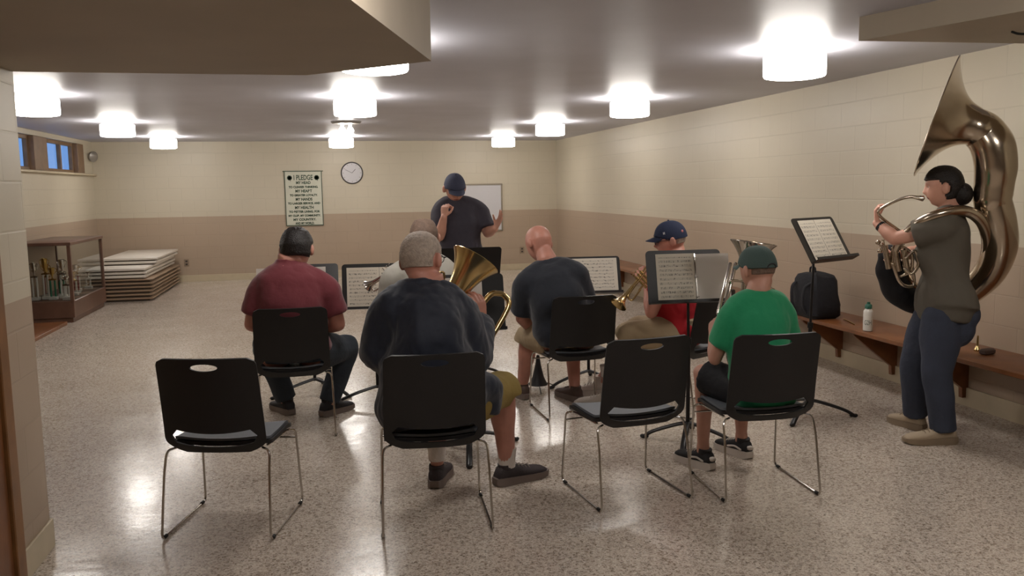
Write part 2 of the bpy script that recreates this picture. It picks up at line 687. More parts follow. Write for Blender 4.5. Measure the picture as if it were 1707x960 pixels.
# base trims
simple('baseboard_back', M_['cove'], (XL + .015, XR - .015, YB - .015, YB, 0, .115))
simple('baseboard_right', M_['cove'], (XR - .016, XR, YN, YB - .015, 0, .13))
simple('baseboard_left', M_['cove'], (XL, XL + .015, YP, YB - .015, 0, .115))
simple('baseboard_partition', M_['cove'], (XP, XP + .012, 3.62, YP + .012, 0, .13), (XP - .3, XP + .012, YP, YP + .012, 0, .13), bev=.003)
r = bpy.data.objects.new('door_1', None)
link(r)
r.location = (XP, 3.05, 0)
r['kind'] = 'structure'
mb = MB()
mb.box((.012, .53, 1.03), (.03, .09, 2.06), bev=.005)
mb.box((.012, -.53, 1.03), (.03, .09, 2.06), bev=.005)
make('door_frame', mb, M_['jamb'], r)
mb = MB()
mb.box((.006, 0, 1.02), (.012, .965, 2.03), bev=.003)
make('door_panel', mb, M_['tan_wood'], r)


# ------------------------------------------------------------------ ceiling lamps
def lamp(label, x, y):
    t = thing('ceiling_light', label, 'ceiling light', (x, y, ZC), 0, 'round drum ceiling lights')
    mb = MB()
    mb.lathe([(0, .155), (-.03, .155), (-.034, .15)], seg=32)
    make('mount_plate', mb, M_['lamp_base'], t)
    mb = MB()
    mb.lathe([(-.034, .165), (-.040, .188), (-.05, .195), (-.168, .195), (-.18, .188), (-.186, .16), (-.188, .01)], seg=40)
    make('glass_drum', mb, M_['lamp'], t)
    return t


XLs = (-2.39, .323, 3.01)
Y4, SP = 14.27, 3.0527
lamps = {
    (0, 2): 'drum ceiling light in the left row, nearest and cut by the wall edge',
    (0, 3): 'drum ceiling light second of the left row, above the high windows',
    (0, 4): 'drum ceiling light farthest in the left row, above the stacked tables',
    (1, 1): 'large drum ceiling light partly hidden by the soffit edge',
    (1, 2): 'drum ceiling light of the middle row hanging before the bare bulb',
    (1, 4): 'drum ceiling light of the middle row above the wall clock',
    (2, 1): 'biggest drum ceiling light, on the right near the low ceiling corner',
    (2, 2): 'drum ceiling light second nearest in the right row',
    (2, 3): 'drum ceiling light third of the right row, near the room corner',
    (2, 4): 'drum ceiling light farthest in the right row, above the white board',
}
for (c, i), lb in lamps.items():
    lamp(lb, XLs[c], Y4 + (i - 4) * SP)
for (c, i, lb) in ((1, 0, 'drum ceiling light overhead of the camera, middle row'), (2, 0, 'drum ceiling light overhead of the camera, right row')):
    lamp(lb, XLs[c], Y4 + (i - 4) * SP)
# the bare one
t = thing('bare_bulb_light', 'ceiling light missing its drum, bare bulbs under a round plate', 'ceiling light', (XLs[1], Y4 - SP, ZC))
mb = MB()
mb.lathe([(0, .19), (-.012, .19), (-.03, .17), (-.034, .02)], seg=32)
make('mount_plate', mb, M_['lamp_base'], t)
for dx in (-.05, .05):
    mb = MB()
    mb.lathe([(-.03, .018), (-.07, .02), (-.085, .034), (-.115, .045), (-.14, .038), (-.155, .012)], origin=(dx, 0, 0), seg=20)
    make('bulb', mb, M_['lamp'], t)

# ------------------------------------------------------------------ wall things
t = thing('wall_poster', 'pale rectangular pledge poster with rows of dark green lettering on back wall', 'poster', (-.335, YB - .012, 1.42))
mb = MB()
mb.box((0, 0, 0), (.64, .006, .96))
make('sheet', mb, M_['poster'], t, False)
mb = MB()
for x in (-.32, .32):
    mb.box((x, -.004, 0), (.012, .014, .96))
for z in (-.48, .48):
    mb.box((0, -.004, z), (.70 if z > 0 else .65, .016, .014))
make('frame', mb, M_['ink'], t, False)
lines = [('I PLEDGE', .365, .125, 1.0), ('MY HEAD', .275, .068, 1), ('TO CLEARER THINKING,', .20, .050, .62), ('MY HEART', .128, .068, 1),
         ('TO GREATER LOYALTY,', .055, .050, .62), ('MY HANDS', -.018, .068, 1), ('TO LARGER SERVICE, AND', -.09, .050, .62), ('MY HEALTH', -.165, .07, 1.1),
         ('TO BETTER LIVING, FOR', -.238, .050, .62), ('MY CLUB, MY COMMUNITY,', -.308, .048, .62), ('MY COUNTRY,', -.378, .056, .8), ('AND MY WORLD.', -.445, .056, .8)]
dg = None
for txt, z, size, wid in lines:
    cu = bpy.data.curves.new('lettering', 'FONT')
    cu.body = txt
    cu.size = size
    cu.align_x = 'CENTER'
    cu.align_y = 'CENTER'
    cu.extrude = .0008
    cu.offset = .0026
    tmp = bpy.data.objects.new('lettering', cu)
    COL.objects.link(tmp)
    bpy.context.view_layer.update()
    dg = bpy.context.evaluated_depsgraph_get()
    me = bpy.data.meshes.new_from_object(tmp.evaluated_get(dg))
    bpy.data.objects.remove(tmp)
    xs = [v.co.x for v in me.vertices]
    target = {'I PLEDGE': .33}.get(txt, min(.56, len(txt) * .0255 if len(txt) > 12 else len(txt) * .036))
    sx = target / (max(xs) - min(xs))
    me.transform(Matrix.Translation((0, -.006, z)) @ Matrix.Rotation(PI / 2, 4, 'X') @ Matrix.Scale(sx, 4, (1, 0, 0)))
    me.materials.clear()
    me.materials.append(M_['ink'])
    o = bpy.data.objects.new('lettering', me)
    link(o, t)
for sx in (-1, 1):
    mb = MB()
    for a in (45, 135, 225, 315):
        for b_ in (-22, 22):
            d = Vector((math.cos(math.radians(a + b_)), 0, math.sin(math.radians(a + b_)))) * .026
            mb.lathe([(0, .019), (.002, .019)], origin=(sx * .235 + d.x, -.004, .365 + d.z), axis=(0, -1, 0), seg=14)
        d = Vector((math.cos(math.radians(a)), 0, math.sin(math.radians(a)))) * .014
        mb.lathe([(0, .016), (.002, .016)], origin=(sx * .235 + d.x, -.004, .365 + d.z), axis=(0, -1, 0), seg=14)
    mb.box((sx * .235 + .012, -.005, .318), (.007, .002, .03), Matrix.Rotation(-.5, 3, 'Y'))
    make('clover_emblem', mb, M_['ink'], t, False)

t = thing('wall_clock', 'round white wall clock with a thin dark rim', 'clock', (.525, YB - .002, 1.86))
mb = MB()
mb.lathe([(0, .185), (.018, .185)], axis=(0, -1, 0), seg=48)
make('clock_face', mb, M_['clock_face'], t, True)
mb = MB()
mb.tube([(math.cos(a) * .188, -.016, math.sin(a) * .188) for a in [2 * PI * i / 48 for i in range(48)]], .011, 8, closed=True)
make('rim', mb, M_['clock_rim'], t)
mb = MB()
for a, l, w_ in ((.75, .09, .008), (-1.1, .13, .006)):
    d = Vector((math.sin(a), 0, math.cos(a)))
    mb.tube([Vector((0, -.022, 0)), Vector((0, -.022, 0)) + d * l], w_ / 2, 6)
make('clock_hands', mb, M_['clock_rim'], t)
for k in range(12):
    mb = MB()
    a = k * PI / 6
    mb.box((math.sin(a) * .155, -.0195, math.cos(a) * .155), (.007, .003, .024), Matrix.Rotation(a, 3, 'Y'))
    make('hour_mark', mb, M_['alu'], t, False)

t = thing('whiteboard', 'blank whiteboard in a thin frame on the back wall behind the conductor', 'whiteboard', (2.86, YB - .012, 1.19))
mb = MB()
mb.box((0, 0, 0), (.80, .01, .84))
make('panel', mb, M_['board'], t, False)
mb = MB()
for x in (-.41, .41):
    mb.box((x, -.004, 0), (.028, .024, .88), bev=.004)
for z in (-.43, .43):
    mb.box((0, -.004, z), (.845, .024, .028), bev=.004)
make('frame', mb, M_['alu'], t)

for (x, z, lb) in ((-2.38, .335, 'small wall outlet right of the stacked tables'), (3.65, .37, 'small wall outlet right of the whiteboard')):
    t = thing('wall_outlet', lb, 'wall outlet', (x, YB - .004, z), 0)
    mb = MB()
    mb.box((0, 0, 0), (.085, .008, .125), bev=.003)
    make('plate', mb, M_['outlet'], t)
    for dz in (-.026, .026):
        mb = MB()
        mb.box((0, -.006, dz), (.034, .004, .03), bev=.002)
        make('socket', mb, M_['outlet_dark'], t)
mb = MB()
mb.tube(catmull([(3.40, 3.74, 2.300), (3.42, 3.72, 2.288), (3.47, 3.70, 2.285), (3.52, 3.69, 2.29), (3.53, 3.69, 2.300)], 4), .006, 8)
tag(make('ceiling_hook', mb, M_['black_rubber']), 'small dark hook under the low ceiling at upper right', 'hook')
mb = MB()
mb.lathe([(0, .06), (.01, .085), (.05, .09), (.07, .06), (.075, .01)], origin=(XL + .04, 15.55, 2.18), axis=(1, -.6, -.2), seg=20)
tag(make('wall_speaker', mb, M_['lamp_base']), 'small round grey fixture in the corner beside the high windows', 'fixture')

# ------------------------------------------------------------------ bench with brackets along the right wall
t = thing('wall_bench', 'long narrow varnished wooden bench fixed along the right wall', 'bench', (XR, 5, 0))
mb = MB()
mb.box((-.225, 1.2, .435), (.45, 12.6, .035), bev=.006)
make('bench_top', mb, M_['tan_wood'], t)
for y in (-4.3, -2.7, -1.2, .02, .78, 1.5, 3.1, 4.4, 5.7, 7.0):
    mb = MB()
    mb.prism([(0, .417), (-.40, .417), (-.385, .39), (-.05, .13), (-.045, .06), (0, .06)], .035, Matrix.Translation((0, y, 0)))
    make('bracket', mb, M_['tan_wood'], t, False)

# ------------------------------------------------------------------ display case, bookcase, tables at the far left
t = thing('display_case', 'wood framed glass display case full of trophies against left wall', 'display case', (-3.33, 12.0, 0))
hx, hy = .31, .78
mb = MB()
mb.box((0, 0, .03), (2 * hx - .06, 2 * hy - .06, .06))
mb.box((0, 0, .165), (2 * hx, 2 * hy, .21), bev=.006)
make('base', mb, M_['case_wood'], t)
for sx in (-1, 1):
    for sy in (-1, 1):
        mb = MB()
        mb.box((sx * (hx - .02), sy * (hy - .02), .60), (.04, .04, .70), bev=.003)
        make('corner_post', mb, M_['case_wood'], t)
mb = MB()
mb.box((0, 0, .965), (2 * hx + .02, 2 * hy + .02, .04), bev=.005)
make('top', mb, M_['case_wood'], t)
for n_, c, sz in (('glass_pane', (hx - .02, 0, .6), (.006, 2 * hy - .08, .69)), ('glass_pane', (0, -hy + .02, .6), (2 * hx - .08, .006, .69)),
                  ('glass_pane', (0, hy - .02, .6), (2 * hx - .08, .006, .69))):
    mb = MB()
    mb.box(c, sz)
    make(n_, mb, M_['glass'], t, False)
mb = MB()
mb.box((-hx + .02, 0, .6), (.012, 2 * hy - .08, .69))
make('back_panel', mb, M_['tbl_brown'], t, False)


def trophy(label, x, y, h, colm, metal):
    t = thing('trophy', label, 'trophy', (x, y, .2705), 0, 'trophies in the display case')
    mb = MB()
    mb.box((0, 0, .02), (.09, .09, .04), bev=.004)
    make('base', mb, M_['trophy_white'], t)
    mb = MB()
    mb.tube([(-.025, 0, .04), (-.025, 0, h * .55)], .011, 10, 'flat')
    mb.tube([(.025, 0, .04), (.025, 0, h * .55)], .011, 10, 'flat')
    make('column', mb, colm, t)
    mb = MB()
    mb.box((0, 0, h * .55 + .008), (.08, .05, .016), bev=.003)
    a = h * .55 + .016
    mb.lathe([(a, .02), (a + .01, .008), (a + .04, .010), (a + .07, .026), (h * .9, .036), (h * .905, .03), (a + .08, .01)], seg=16)
    for s_ in (-1, 1):
        mb.tube(catmull([(s_ * .03, 0, h * .88), (s_ * .055, 0, h * .86), (s_ * .05, 0, h * .8), (s_ * .02, 0, a + .06)], 4), .004, 6)
    make('cup', mb, metal, t)


tro = [(-3.50, 11.42, .42, 'trophy_white', 'silver', 'tall silver cup trophy with pale columns at case left end'),
       (-3.40, 11.50, .46, 'trophy_white', 'gold', 'tallest gold cup trophy near the left end of the case'),
       (-3.30, 11.42, .36, 'trophy_green', 'gold', 'trophy with green columns in the near row of the case'),
       (-3.22, 11.56, .44, 'trophy_white', 'silver', 'silver cup trophy standing right of the green one'),
       (-3.45, 11.70, .38, 'trophy_red', 'gold', 'trophy with red columns in the second row'),
       (-3.28, 11.72, .30, 'trophy_green', 'silver', 'short green column trophy in the second row'),
       (-3.13, 11.36, .26, 'trophy_white', 'silver', 'small silver trophy at the near glass corner'),
       (-3.16, 11.80, .28, 'trophy_white', 'gold', 'small gold trophy behind the side glass, near end'),
       (-3.20, 12.05, .34, 'trophy_red', 'silver', 'silver trophy with red columns at the case middle'),
       (-3.25, 12.30, .30, 'trophy_white', 'gold', 'gold trophy just beyond the case middle'),
       (-3.18, 12.55, .22, 'trophy_white', 'silver', 'smallest trophy at the far end of the case')]
for x, y, h, c, m, lb in tro:
    trophy(lb, x, y, h * 1.22, M_[c], M_[m])

t = thing('tall_bookcase', 'tall dark wood open bookcase at the far left edge beside display case', 'bookcase', (-3.63, 10.3, 0))
mb = MB()
mb.box((-.15, 0, .80), (.02, 1.36, 1.58))
make('back_panel', mb, M_['dark_wood'], t, False)
for y in (-.69, .69):
    mb = MB()
    mb.box((0, y, .80), (.32, .03, 1.6), bev=.003)
    make('side_panel', mb, M_['case_wood'], t)
for z in (.06, .45, .85, 1.22, 1.585):
    mb = MB()
    mb.box((0, 0, z), (.315, 1.35, .028), bev=.003)
    make('shelf', mb, M_['dark_wood'], t)
mb = MB()
mb.box((-3.26, 10.32, .02), (.38, 1.5, .04), bev=.004)
tag(make('floor_board', mb, M_['tan_wood']), 'low brown wooden board on the floor before the dark bookcase', 'board')


def table(label, z, dx, dy, brown, th, rz=0, L_=2.44):
    t = thing('folding_table', label, 'table', (-2.92 + dx, 14.37 + dy, z), rz, 'folded tables stacked by the back left corner')
    W_ = .80 if not brown else .90
    mb = MB()
    tk = .024 if brown else .036
    mb.box((0, 0, th - tk / 2), (W_, L_, tk), bev=.006)
    make('table_top', mb, M_['tbl_brown'] if brown else M_['tbl_white'], t)
    mb = MB()
    for sx in (-1, 1):
        mb.box((sx * (W_ / 2 - .06), 0, (th - tk) / 2), (.025, L_ - .12, th - tk))
    for sy in (-1, 1):
        mb.box((0, sy * (L_ / 2 - .06), (th - tk) / 2), (W_ - .1, .025, th - tk))
    make('apron', mb, M_['tbl_edge'], t, False)


z = 0.0
ordn = ['lowest', 'second from the floor', 'third from the floor', 'fourth from the floor', 'fifth from the floor', 'uppermost of the tan ones']
for k in range(6):
    table('tan folded table, %s in the stack' % ordn[k], z, random.uniform(-.01, .01), random.uniform(-.02, .02), True, .054)
    z += .0545
ordw = ['lowest of the white ones', 'second of the white ones', 'third of the white ones', 'fourth of the white ones', 'topmost of the whole stack']
for k in range(5):
    table('white topped folded table, %s' % ordw[k], z, (-.03, -.02, -.03, .03, .04)[k], (-.02, .0, -.03, .25, .27)[k], False, .053, L_=(2.44, 2.44, 2.44, 1.9, 1.9)[k])
    z += .0535

# ------------------------------------------------------------------ chairs
def bezier_corner(P, r, n=5):
    """round the corners of a polyline"""
    P = [Vector(p) for p in P]
    out = [P[0]]
    for i in range(1, len(P) - 1):
        a = (P[i - 1] - P[i])
        b = (P[i + 1] - P[i])
        ra = min(r, a.length * .45)
        rb = min(r, b.length * .45)
        p0, p2 = P[i] + a.normalized() * ra, P[i] + b.normalized() * rb
        for k in range(n + 1):
            t = k / n
            out.append(p0 * (1 - t) ** 2 + P[i] * 2 * t * (1 - t) + p2 * t * t)
    out.append(P[-1])
    return out


def back_shell():
    """curved plastic back with hand slot and lower opening; local, +Y is where the sitter faces"""
    th = .012
    W0 = .232
    zt, zb = .845, .395
    NU, NV = 28, 32

    def pos(u, v):
        z = zb + (zt - zb) * v
        # width profile, rounded top corners and rounded lower corners
        hw = W0 * (1 - .035 * v)
        dtop = (zt - z)
        if dtop < .035:
            hw -= .035 - math.sqrt(max(0, .035 ** 2 - (.035 - dtop) ** 2))
        if z - zb < .07:
            q = 1 - (z - zb) / .07
            hw -= .085 * q ** 2.2
        x = u * hw
        lean = -.19 - .075 * (max(0, z - .40) / .45) ** 1.25
        if z < .47:
            lean += .04 * ((.47 - z) / .075) ** 1.5
        y = lean - .035 * (1 - (x / .235) ** 2)
        return Vector((x, y, z + .012 * (x / .235) ** 2 * (1 if v > .5 else 0) * 0))
    mb = MB()
    g = [[pos(-1 + 2 * i / NU, j / NV) for i in range(NU + 1)] for j in range(NV + 1)]
    # offsets by normal approx
    def nrm(i, j):
        a = g[j][min(NU, i + 1)] - g[j][max(0, i - 1)]
        b = g[min(NV, j + 1)][i] - g[max(0, j - 1)][i]
        n = a.cross(b)
        return n.normalized() if n.length > 1e-9 else Vector((0, -1, 0))
    A = []
    B = []
    for j in range(NV + 1):
        for i in range(NU + 1):
            n = nrm(i, j)
            A.append(g[j][i] + n * th / 2)
            B.append(g[j][i] - n * th / 2)
    K = NU + 1
    o = len(A)
    fs = []
    for j in range(NV):
        for i in range(NU):
            a = j * K + i
            fs.append((a, a + 1, a + K + 1, a + K))
            fs.append((o + a, o + a + K, o + a + K + 1, o + a + 1))
    rim = [i for i in range(K)] + [j * K + NU for j in range(1, NV + 1)] + [NV * K + i for i in range(NU - 1, -1, -1)] + [j * K for j in range(NV - 1, 0, -1)]
    for q in range(len(rim)):
        a, b = rim[q], rim[(q + 1) % len(rim)]
        fs.append((a, a + o, b + o, b))
    mb.add(A + B, fs)
    return mb


def cutters():
    mb = MB()
    n = 28
    c = [(math.cos(2 * PI * k / n) * .062, .805 + math.sin(2 * PI * k / n) * .0165) for k in range(n)]
    mb.prism(c, .5, Matrix.Translation((0, -.2, 0)))
    pts = []
    m_ = 14
    for k in range(m_ + 1):      # lower edge: bowl
        x = -.178 + .356 * k / m_
        pts.append((x, .424 + .022 * abs(x / .178) ** 3))
    for k in range(m_ + 1):      # upper edge: sagging line of the panel
        x = .196 - .392 * k / m_
        pts.append((x, .515 - .022 * (1 - (x / .196) ** 2) - (.035 if abs(x) > .19 else 0)))
    mb.prism(pts, .5, Matrix.Translation((0, -.2, 0)))
    return mb


def make_chair(name, label):
    t = thing(name, label, 'chair')
    sh = make('backrest', back_shell(), M_['plastic'], None, True)
    ct = make('tmp', cutters(), M_['plastic'], None, False)
    md = sh.modifiers.new('b', 'BOOLEAN')
    md.object = ct
    md.operation = 'DIFFERENCE'
    md.solver = 'EXACT'
    bpy.context.view_layer.update()
    dg = bpy.context.evaluated_depsgraph_get()
    me = bpy.data.meshes.new_from_object(sh.evaluated_get(dg))
    sh.modifiers.clear()
    sh.data = me
    bpy.data.objects.remove(ct)
    me.polygons.foreach_set('use_smooth', [True] * len(me.polygons))
    me.set_sharp_from_angle(angle=math.radians(35))
    sh.parent = t
    # seat: shaped shell
    def seat_grid(dz, inset, z0):
        mb = MB()
        NX, NY = 18, 18
        top = []
        for j in range(NY + 1):
            v = j / NY
            y = -.185 + v * .435
            hw = (.232 - .012 * v) - inset
            if v > .86:
                hw -= .05 * ((v - .86) / .14) ** 2.2
            if v < .1:
                hw -= .05 * ((.1 - v) / .1) ** 2
            for i in range(NX + 1):
                u = -1 + 2 * i / NX
                x = u * hw
                z = z0 + .012 * u * u - .045 * max(0, (v - .75) / .25) ** 2 - .006 * math.sin(v * PI) + .014 * max(0, .15 - v) / .15
                yy = y if inset == 0 else -.185 + inset + v * (.435 - 2 * inset)
                top.append(Vector((x, yy, z)))
        K = NX + 1
        o = len(top)
        fs = []
        for j in range(NY):
            for i in range(NX):
                a = j * K + i
                fs.append((a, a + 1, a + K + 1, a + K))
                fs.append((o + a, o + a + K, o + a + K + 1, o + a + 1))
        rim = list(range(K)) + [j * K + NX for j in range(1, NY + 1)] + [NY * K + i for i in range(NX - 1, -1, -1)] + [j * K for j in range(NY - 1, 0, -1)]
        for q in range(len(rim)):
            a, b = rim[q], rim[(q + 1) % len(rim)]
            fs.append((a, a + o, b + o, b))
        mb.add(top + [p - Vector((0, 0, dz)) for p in top], fs)
        return mb
    make('seat', seat_grid(.018, 0, .425), M_['plastic'], t)
    make('seat_pad', seat_grid(.012, .012, .438), M_['pad'], t)
    for s_ in (-1, 1):
        x = s_ * .238
        mb = MB()
        P = [(s_ * .20, -.165, .408), (x, -.185, .400), (x + s_ * .004, -.215, .30), (x + s_ * .012, -.262, .0075), (x + s_ * .012, .235, .0075), (x, .205, .385), (s_ * .21, .17, .395), (s_ * .20, -.10, .400)]
        mb.tube(bezier_corner(P, .035), .0058, 8)
        fr = make('sled_leg', mb, M_['chrome'], t)
        for y in (-.225, .19):
            mb = MB()
            mb.tube([(x + s_ * .012, y - .012, .010), (x + s_ * .012, y + .012, .010)], .0088, 8, 'flat')
            make('glide', mb, M_['black_rubber'], fr)
    mb = MB()
    mb.tube([(-.236, .207, .345), (.236, .207, .345)], .005, 8)
    mb.tube([(-.2, .06, .402), (.2, .06, .402)], .005, 8)
    make('cross_bar', mb, M_['chrome'], t)
    return t


def place(o, cx, cy, cw_deg, label=None):
    o.location = (cx, cy, 0)
    o.rotation_euler = (0, 0, -math.radians(cw_deg))
    if label:
        o['label'] = label
    o['group'] = 'black sled base stacking chairs'


chair0 = make_chair('stacking_chair', '')
CH = [(-.465, 4.14, 15, 'empty black stacking chair in the left foreground with white hand slot'),
      (.465, 3.96, 3, 'black stacking chair carrying the man in the navy jacket'),
      (1.465, 4.05, -7, 'empty black stacking chair between the navy jacket man and the boy'),
      (2.14, 3.97, 3, 'black stacking chair under the boy in green'),
      (-.23, 5.68, 0, 'black stacking chair under the man in the maroon shirt'),
      (1.66, 5.64, -2, 'black stacking chair under the bald man in dark shirt'),
      (2.43, 5.5, -32, 'black stacking chair under the man in the red shirt'),
      (.66, 5.50, 0, 'black stacking chair under the man in the light grey shirt')]
for i, (x, y, a, lb) in enumerate(CH):
    o = chair0 if i == 0 else copy_tree(chair0)
    place(o, x, y, a, lb)


# ------------------------------------------------------------------ music stands
def music_stand(label, bx, by, dc, face_cw, tilt, w=.50, h=.33, legrot=0, nlegs=3, lr=.33):
    """base at (bx,by); desk centre dc (world); face_cw: heading the reader looks along, degrees clockwise from +Y"""
    t = thing('music_stand', label, 'music stand', (bx, by, 0), 0, 'black music stands')
    d = Vector(dc) - Vector((bx, by, 0))
    R = Matrix.Rotation(-math.radians(face_cw), 3, 'Z') @ Matrix.Rotation(-math.radians(tilt), 3, 'X')
    # local desk: x width, z up, reader at -y
    mb = MB()
    pts = []
    r_ = .025
    for cx, cz, a0 in ((w / 2 - r_, h / 2 - r_, 0), (-w / 2 + r_, h / 2 - r_, 90), (-w / 2 + .004, -h / 2 + .004, 180), (w / 2 - .004, -h / 2 + .004, 270)):
        rr = r_ if a0 < 180 else .004
        for k in range(5):
            a = math.radians(a0 + k * 22.5)
            pts.append((cx + math.cos(a) * rr, cz + math.sin(a) * rr))
    M = Matrix.Translation(d) @ R.to_4x4()
    mb.prism(pts, .004, M)
    desk = make('desk', mb, M_['stand'], t, False)
    mb = MB()
    mb.box(M @ Vector((0, -.028, -h / 2 + .002)), (w, .058, .004), R)
    mb.box(M @ Vector((0, -.056, -h / 2 + .009)), (w, .004, .018), R)
    make('ledge', mb, M_['stand'], desk, False)
    mb = MB()
    top = M @ Vector((0, .02, -.04))
    mb.tube([(0, 0, .10), (0, 0, .62)], .0125, 12, 'flat')
    mb.tube([(0, 0, .60), (top.x * .15, top.y * .15, top.z - .10), (top.x, top.y, top.z)], .0085, 12)
    make('post', mb, M_['stand'], t)
    mb = MB()
    mb.tube([(0, 0, .605), (0, 0, .64)], .018, 12, 'flat')
    make('collar', mb, M_['black_rubber'], t)
    mb = MB()
    mb.box(M @ Vector((0, .015, -.03)), (.10, .022, .07), R, bev=.004)
    make('tilt_bracket', mb, M_['stand'], desk)
    for k in range(nlegs):
        a = math.radians(legrot + k * 360 / nlegs)
        dx, dy = math.cos(a), math.sin(a)
        P = catmull([(0, 0, .115), (dx * .05, dy * .05, .105), (dx * lr * .45, dy * lr * .45, .082), (dx * lr * .8, dy * lr * .8, .045), (dx * lr, dy * lr, .010)], 4)
        mb = MB()
        mb.tube(P, [.018] * len(P), 10, side=(-dy, dx, 0), flat=.62)
        leg = make('leg', mb, M_['stand'], t)
        mb = MB()
        mb.tube([(dx * (lr - .02), dy * (lr - .02), .0125), (dx * (lr + .012), dy * (lr + .012), .0115)], .0115, 8)
        make('foot', mb, M_['black_rubber'], leg)
    return M.copy(), Vector((bx, by, 0)), R


def sheets(st, name, label, x0, x1, z0, z1, m, skew=0, y=-.0035, bend=.0):
    """a sheet on the stand desk, desk-local x0..x1, z0..z1"""
    M, b, R = st
    mb = MB()
    n = 8
    W = []
    hw = (x1 - x0) / 2
    me_v = []
    for side in (0, 1):
        for j in (0, 1):
            for i in range(n + 1):
                u = i / n
                me_v.append(Vector((-hw + 2 * hw * u, -(bend * math.sin(u * PI)) - (.0006 * side), (z1 - z0) * (j - .5))))
    K = n + 1
    fs = []
    for i in range(n):
        fs.append((i, i + 1, K + i + 1, K + i))
        fs.append((2 * K + i, 3 * K + i, 3 * K + i + 1, 2 * K + i + 1))
        fs.append((i, 2 * K + i, 2 * K + i + 1, i + 1))
        fs.append((K + i, K + i + 1, 3 * K + i + 1, 3 * K + i))
    fs.append((0, K, 3 * K, 2 * K))
    fs.append((n, 2 * K + n, 3 * K + n, K + n))
    mb.add(me_v, fs)
    o = make(name, mb, m, None, False)
    Mw = Matrix.Translation(b) @ M @ Matrix.Translation(((x0 + x1) / 2, y, (z0 + z1) / 2)) @ Matrix.Rotation(skew, 4, 'Y')
    o.matrix_world = Mw
    return tag(o, label, 'sheet music')


# A  maroon shirt man's stand
sA = music_stand('music stand in front of the man in maroon', -.12, 6.66, at(507, 478, 6.70), 2, 22, w=.52, h=.36, legrot=200)
sheets(sA, 'music_sheet', 'wide white music sheet seen either side of the maroon man', -.355, .165, -.16, .155, M_['paper'], y=-.004)
# B  stand shared left of the navy jacket
sB = music_stand('music stand holding a printed page left of the navy jacket man', .34, 6.28, at(628, 477, 6.28), 5, 12, w=.50, h=.335, legrot=192)
sheets(sB, 'music_sheet', 'printed music page left of the navy jacket man', -.215, .02, -.16, .14, M_['music2'], y=-.004)
sheets(sB, 'music_sheet', 'printed music page hidden mostly behind the grey shirt man', .022, .24, -.16, .14, M_['music2'], y=-.004)
# C  conductor's stand, seen from behind
sC = music_stand('conductor\'s music stand seen from its back, in front of conductor', 1.08, 6.85, at(778, 443, 6.85), 182, 26, w=.56, h=.34, legrot=15)
# D  navy jacket man's stand
sD = music_stand('low music stand in front of the man with the brass euphonium', .80, 4.92, at(771, 505, 4.92), 2, 14, w=.50, h=.34, legrot=20)
sheets(sD, 'music_folder', 'black music folder on the euphonium player\'s stand', -.08, .225, -.15, .15, M_['black_rubber'], y=-.004)
sheets(sD, 'music_sheet', 'white page behind the euphonium player\'s hand', -.22, .12, -.135, .15, M_['paper'], y=-.0062)
# E  bald man's stand
sE = music_stand('small music stand right of the bald man', 2.0, 6.35, at(986, 459, 6.3), 6, 18, w=.46, h=.30, legrot=190)
sheets(sE, 'music_sheet', 'bright music page right of the bald man', -.20, .205, -.13, .135, M_['music'], y=-.004)
# F  boy's big stand
sF = music_stand('big music stand with open binder between red shirt man and boy', 2.13, 4.75, at(1141, 461, 4.78), 4, 14, w=.47, h=.325, legrot=150, nlegs=4, lr=.27)
sheets(sF, 'music_sheet', 'left page of the open music binder beside the boy', -.175, .065, -.155, .14, M_['music2'], .0, y=-.005, bend=.004)
sheets(sF, 'music_sheet', 'right page of the open music binder beside the boy', .072, .285, -.155, .135, M_['paper'], .0, y=-.005, bend=.004)
M, b, R = sF
t = thing('binder_ring_strip', 'metal ring strip down the middle of the open binder', 'binder rings')
mb = MB()
mb.box((0, 0, 0), (.006, .002, .29))
make('strip', mb, M_['chrome'], t, False)
for z_ in (-.12, .0, .12):
    mb = MB()
    mb.tube(catmull([(-.012, -.001, z_), (-.009, -.010, z_), (0, -.014, z_), (.009, -.010, z_), (.012, -.001, z_)], 4), .0018, 6)
    make('ring', mb, M_['chrome'], t)
t.matrix_world = Matrix.Translation(b) @ M @ Matrix.Translation((.0685, -.012, -.008))
# G  sousaphone player's stand
sG = music_stand('tall music stand by the bench facing the sousaphone player', 3.14, 5.06, at(1370, 399, 5.06), -24, 31, w=.46, h=.33, legrot=-20, lr=.30)
sheets(sG, 'music_sheet', 'left page on the tall stand by the bench', -.175, .0, -.155, .145, M_['music'], .0, y=-.005)
sheets(sG, 'music_sheet', 'right page on the tall stand by the bench', .003, .19, -.155, .145, M_['music'], .0, y=-.0055)

# peg stand for a horn, black cone with wire legs
t = thing('instrument_peg_stand', 'black cone instrument peg stand with thin wire legs under the bald man', 'instrument stand', (1.575, 6.30, 0))
mb = MB()
mb.lathe([(.04, .075), (.05, .07), (.10, .045), (.20, .022), (.27, .012), (.275, .004)], seg=24)
make('cone_peg', mb, M_['plastic'], t)
for k in range(3):
    a = .4 + k * 2.094
    mb = MB()
    mb.tube(catmull([(0, 0, .05), (math.cos(a) * .07, math.sin(a) * .07, .045), (math.cos(a) * .17, math.sin(a) * .17, .006)], 4), .004, 6)
    make('leg', mb, M_['stand'], t)

